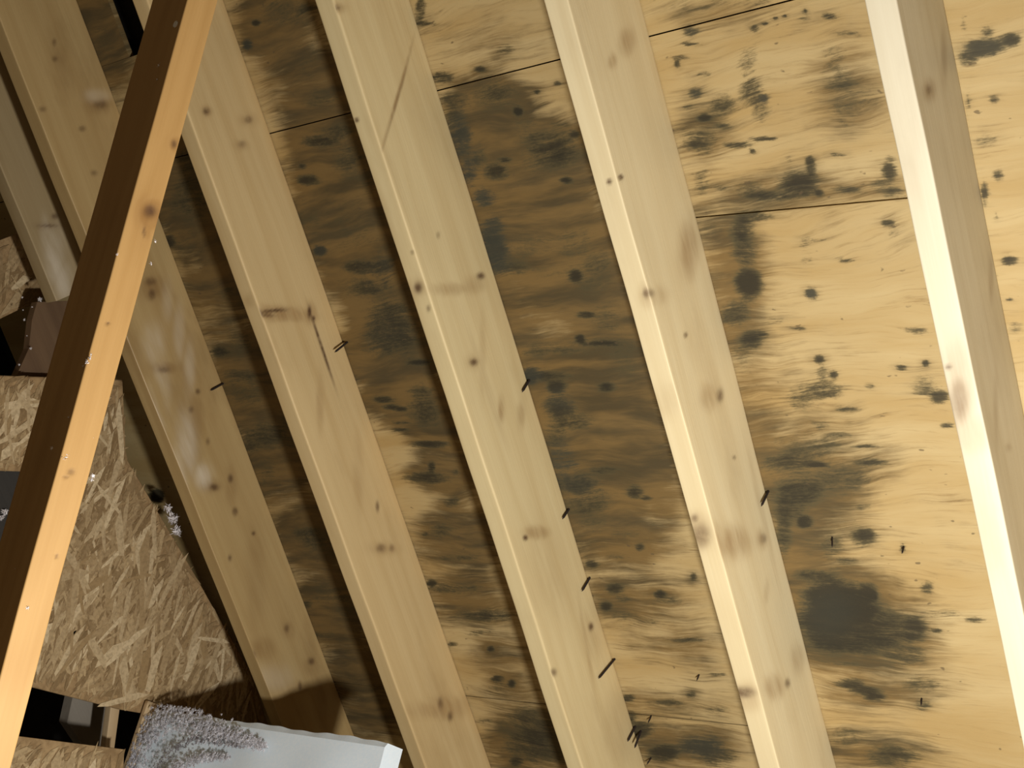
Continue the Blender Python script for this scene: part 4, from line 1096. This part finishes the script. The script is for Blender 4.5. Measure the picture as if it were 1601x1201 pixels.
# short upright stick in the opening
def stick_between(name, p, q, wid, dep, mat, label, seed):
    p, q = RW(*p), RW(*q); x = (q - p); L = x.length; x.normalize()
    y = Vector((1, 0, 0)); y = (y - x * y.dot(x)).normalized(); z = x.cross(y)
    me = board(name, mat, L, -dep / 2, dep / 2, -wid / 2, wid / 2, 0.0015, 0.006, 0, 0.01, None, (), seed)
    o = obj(name, me, None, Matrix(((x.x, y.x, z.x, p.x), (x.y, y.y, z.y, p.y), (x.z, y.z, z.z, p.z), (0, 0, 0, 1))))
    return tag(o, label, 'stick')
s0 = ((STICK[0][0] + STICK[1][0]) / 2, -1.885, (STICK[0][1] + STICK[1][1]) / 2); s1 = ((STICK[2][0] + STICK[3][0]) / 2, -1.885, (STICK[2][1] + STICK[3][1]) / 2)
stick_between('wood_stick', s0, s1, 0.024, 0.02, M_STICK, 'short light wood stick across the dark opening at bottom left', 31)

def fluff(name, pts, sizes, label, seed):
    rg = random.Random(seed); V = []; F = []
    for (u, v, w_), s in zip(pts, sizes):
        a, f = tuft(rg, s, 60); k = len(V)
        V += [(p.x + u, p.y + v, p.z + w_) for p in a]; F += [[i + k for i in q] for q in f]
    o = obj(name, mesh(name, V, F, M_TUFT), None, ROOF.copy()); o['kind'] = 'stuff'
    return tag(o, label, 'insulation')
fluff('insulation_tuft', TUFTS_GABLE[:3], (0.012, 0.018, 0.015), 'lilac white tuft of insulation in the gap beside the weathered rafter', 2)
fluff('insulation_tuft', TUFTS_NOTCH, (0.008, 0.009), 'small white tuft of insulation at the left edge beside the post', 3)
fluff('insulation_tuft', TUFTS_BOARD, (0.003, 0.002, 0.0035, 0.002, 0.006, 0.0025, 0.002, 0.002, 0.003), 'white crumbs of insulation along the dark broken board', 6)

# ---------------------------------------------------------------- foam board and heap of insulation at the lower left
FY, FZ = 0.6159, (-0.9345) + FLOOR
X0, X1 = -1.8080, -1.1098 - 0.02
def foam_mesh():
    rg = np.random.RandomState(3)
    nx, nz = 90, 90; H = FZ
    V = []; F = []
    for j in range(nz):
        for i in range(nx):
            x = X0 + (X1 - X0) * i / (nx - 1); z = FZ - H * j / (nz - 1)
            y = FY + 0.0015 * math.sin(x * 31) * math.sin(z * 23)
            if j == 0: z += 0.0015 * math.sin(x * 29) + 0.001 * math.sin(x * 97 + 1); y += 0.006
            V.append((x, y, z))
    n = nx * nz
    for j in range(nz - 1):
        for i in range(nx - 1):
            k = j * nx + i; F.append([k, k + nx, k + nx + 1, k + 1])
    rim = list(range(nx)) + [j * nx + nx - 1 for j in range(1, nz)] + [(nz - 1) * nx + i for i in range(nx - 2, -1, -1)] + [j * nx for j in range(nz - 2, 0, -1)]
    b = len(V)
    for k in rim:
        x, y, z = V[k]; V.append((x, FY + 0.05, z))
    m = len(rim)
    for k in range(m): F.append([rim[k], rim[(k + 1) % m], b + (k + 1) % m, b + k])
    F.append([b + k for k in range(m)][::-1])
    return mesh('foam_board', V, F, M_FOAM, False)
fo = obj('foam_board', foam_mesh())
tag(fo, 'white foam board at the bottom left, partly covered by grey insulation', 'foam board')
LEN = X1 - X0
def heap_mesh():
    """a drift of loose fill hung over the board's upper left: pale wads outside, a dusty grey arc inside"""
    rg = random.Random(9); V = []; F = []; sh = []
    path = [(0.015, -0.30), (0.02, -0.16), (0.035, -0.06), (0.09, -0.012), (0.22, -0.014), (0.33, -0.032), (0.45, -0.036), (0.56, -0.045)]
    inner = [(0.10, -0.20), (0.13, -0.12), (0.18, -0.075), (0.26, -0.052), (0.36, -0.050), (0.46, -0.052)]  # dark tufts, shadow of the gap under the fluff put into colour
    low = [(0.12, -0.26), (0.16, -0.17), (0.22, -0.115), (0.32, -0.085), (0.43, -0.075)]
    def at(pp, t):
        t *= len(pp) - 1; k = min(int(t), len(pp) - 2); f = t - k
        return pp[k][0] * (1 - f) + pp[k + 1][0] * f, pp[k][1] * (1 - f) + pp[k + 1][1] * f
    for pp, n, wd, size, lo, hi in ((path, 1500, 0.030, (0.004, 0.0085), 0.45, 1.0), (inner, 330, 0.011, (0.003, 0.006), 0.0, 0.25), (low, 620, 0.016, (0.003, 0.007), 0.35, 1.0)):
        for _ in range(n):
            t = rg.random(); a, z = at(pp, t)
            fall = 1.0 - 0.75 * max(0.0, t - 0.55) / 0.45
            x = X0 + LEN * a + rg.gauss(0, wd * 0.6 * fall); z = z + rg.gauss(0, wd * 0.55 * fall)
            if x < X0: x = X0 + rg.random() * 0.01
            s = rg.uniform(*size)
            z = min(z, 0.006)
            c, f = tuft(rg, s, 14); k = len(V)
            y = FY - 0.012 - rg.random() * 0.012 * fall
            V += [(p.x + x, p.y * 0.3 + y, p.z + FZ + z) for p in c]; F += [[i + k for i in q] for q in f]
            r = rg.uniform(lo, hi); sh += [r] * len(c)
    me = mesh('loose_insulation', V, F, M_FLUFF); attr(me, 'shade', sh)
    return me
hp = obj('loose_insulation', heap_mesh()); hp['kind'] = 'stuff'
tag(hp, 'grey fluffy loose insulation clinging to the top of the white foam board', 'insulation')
# thin upright board at the foam's left end
def vertical(name, x, y, z0, z1, wx, wy, mat, label, seed):
    me = board(name, mat, z1 - z0, -wx / 2, wx / 2, -wy / 2, wy / 2, 0.0015, 0.005, 0, 0.01, None, (), seed)
    o = obj(name, me, None, Matrix(((0, 1, 0, x), (0, 0, 1, y), (1, 0, 0, z0), (0, 0, 0, 1))))
    return tag(o, label, 'stick')
vertical('wood_strip', X0 - 0.010, FY - 0.004, 0.0, FZ + 0.012, 0.012, 0.03, M_STICK, 'thin upright wood strip against the left end of the white foam board', 41)

# ---------------------------------------------------------------- the rest of the setting
def struct(name, V, F, mat):
    o = obj(name, mesh(name, V, F, mat)); o['kind'] = 'structure'; return o
def boxv(x0, x1, y0, y1, z0, z1):
    return [(x0, y0, z0), (x1, y0, z0), (x1, y1, z0), (x0, y1, z0), (x0, y0, z1), (x1, y0, z1), (x1, y1, z1), (x0, y1, z1)], \
           [[3, 2, 1, 0], [4, 5, 6, 7], [0, 1, 5, 4], [1, 2, 6, 5], [2, 3, 7, 6], [3, 0, 4, 7]]
struct('floor', *boxv(-2.45, 1.4, -2.4, 2.25, -0.03, 0.0), M_DECK)
struct('void_backdrop', *boxv(-2.42, -2.40, -1.0, 2.2, 0.0, 2.9), M_FELT_VOID)  # added black backdrop, darkness of the void put into its colour
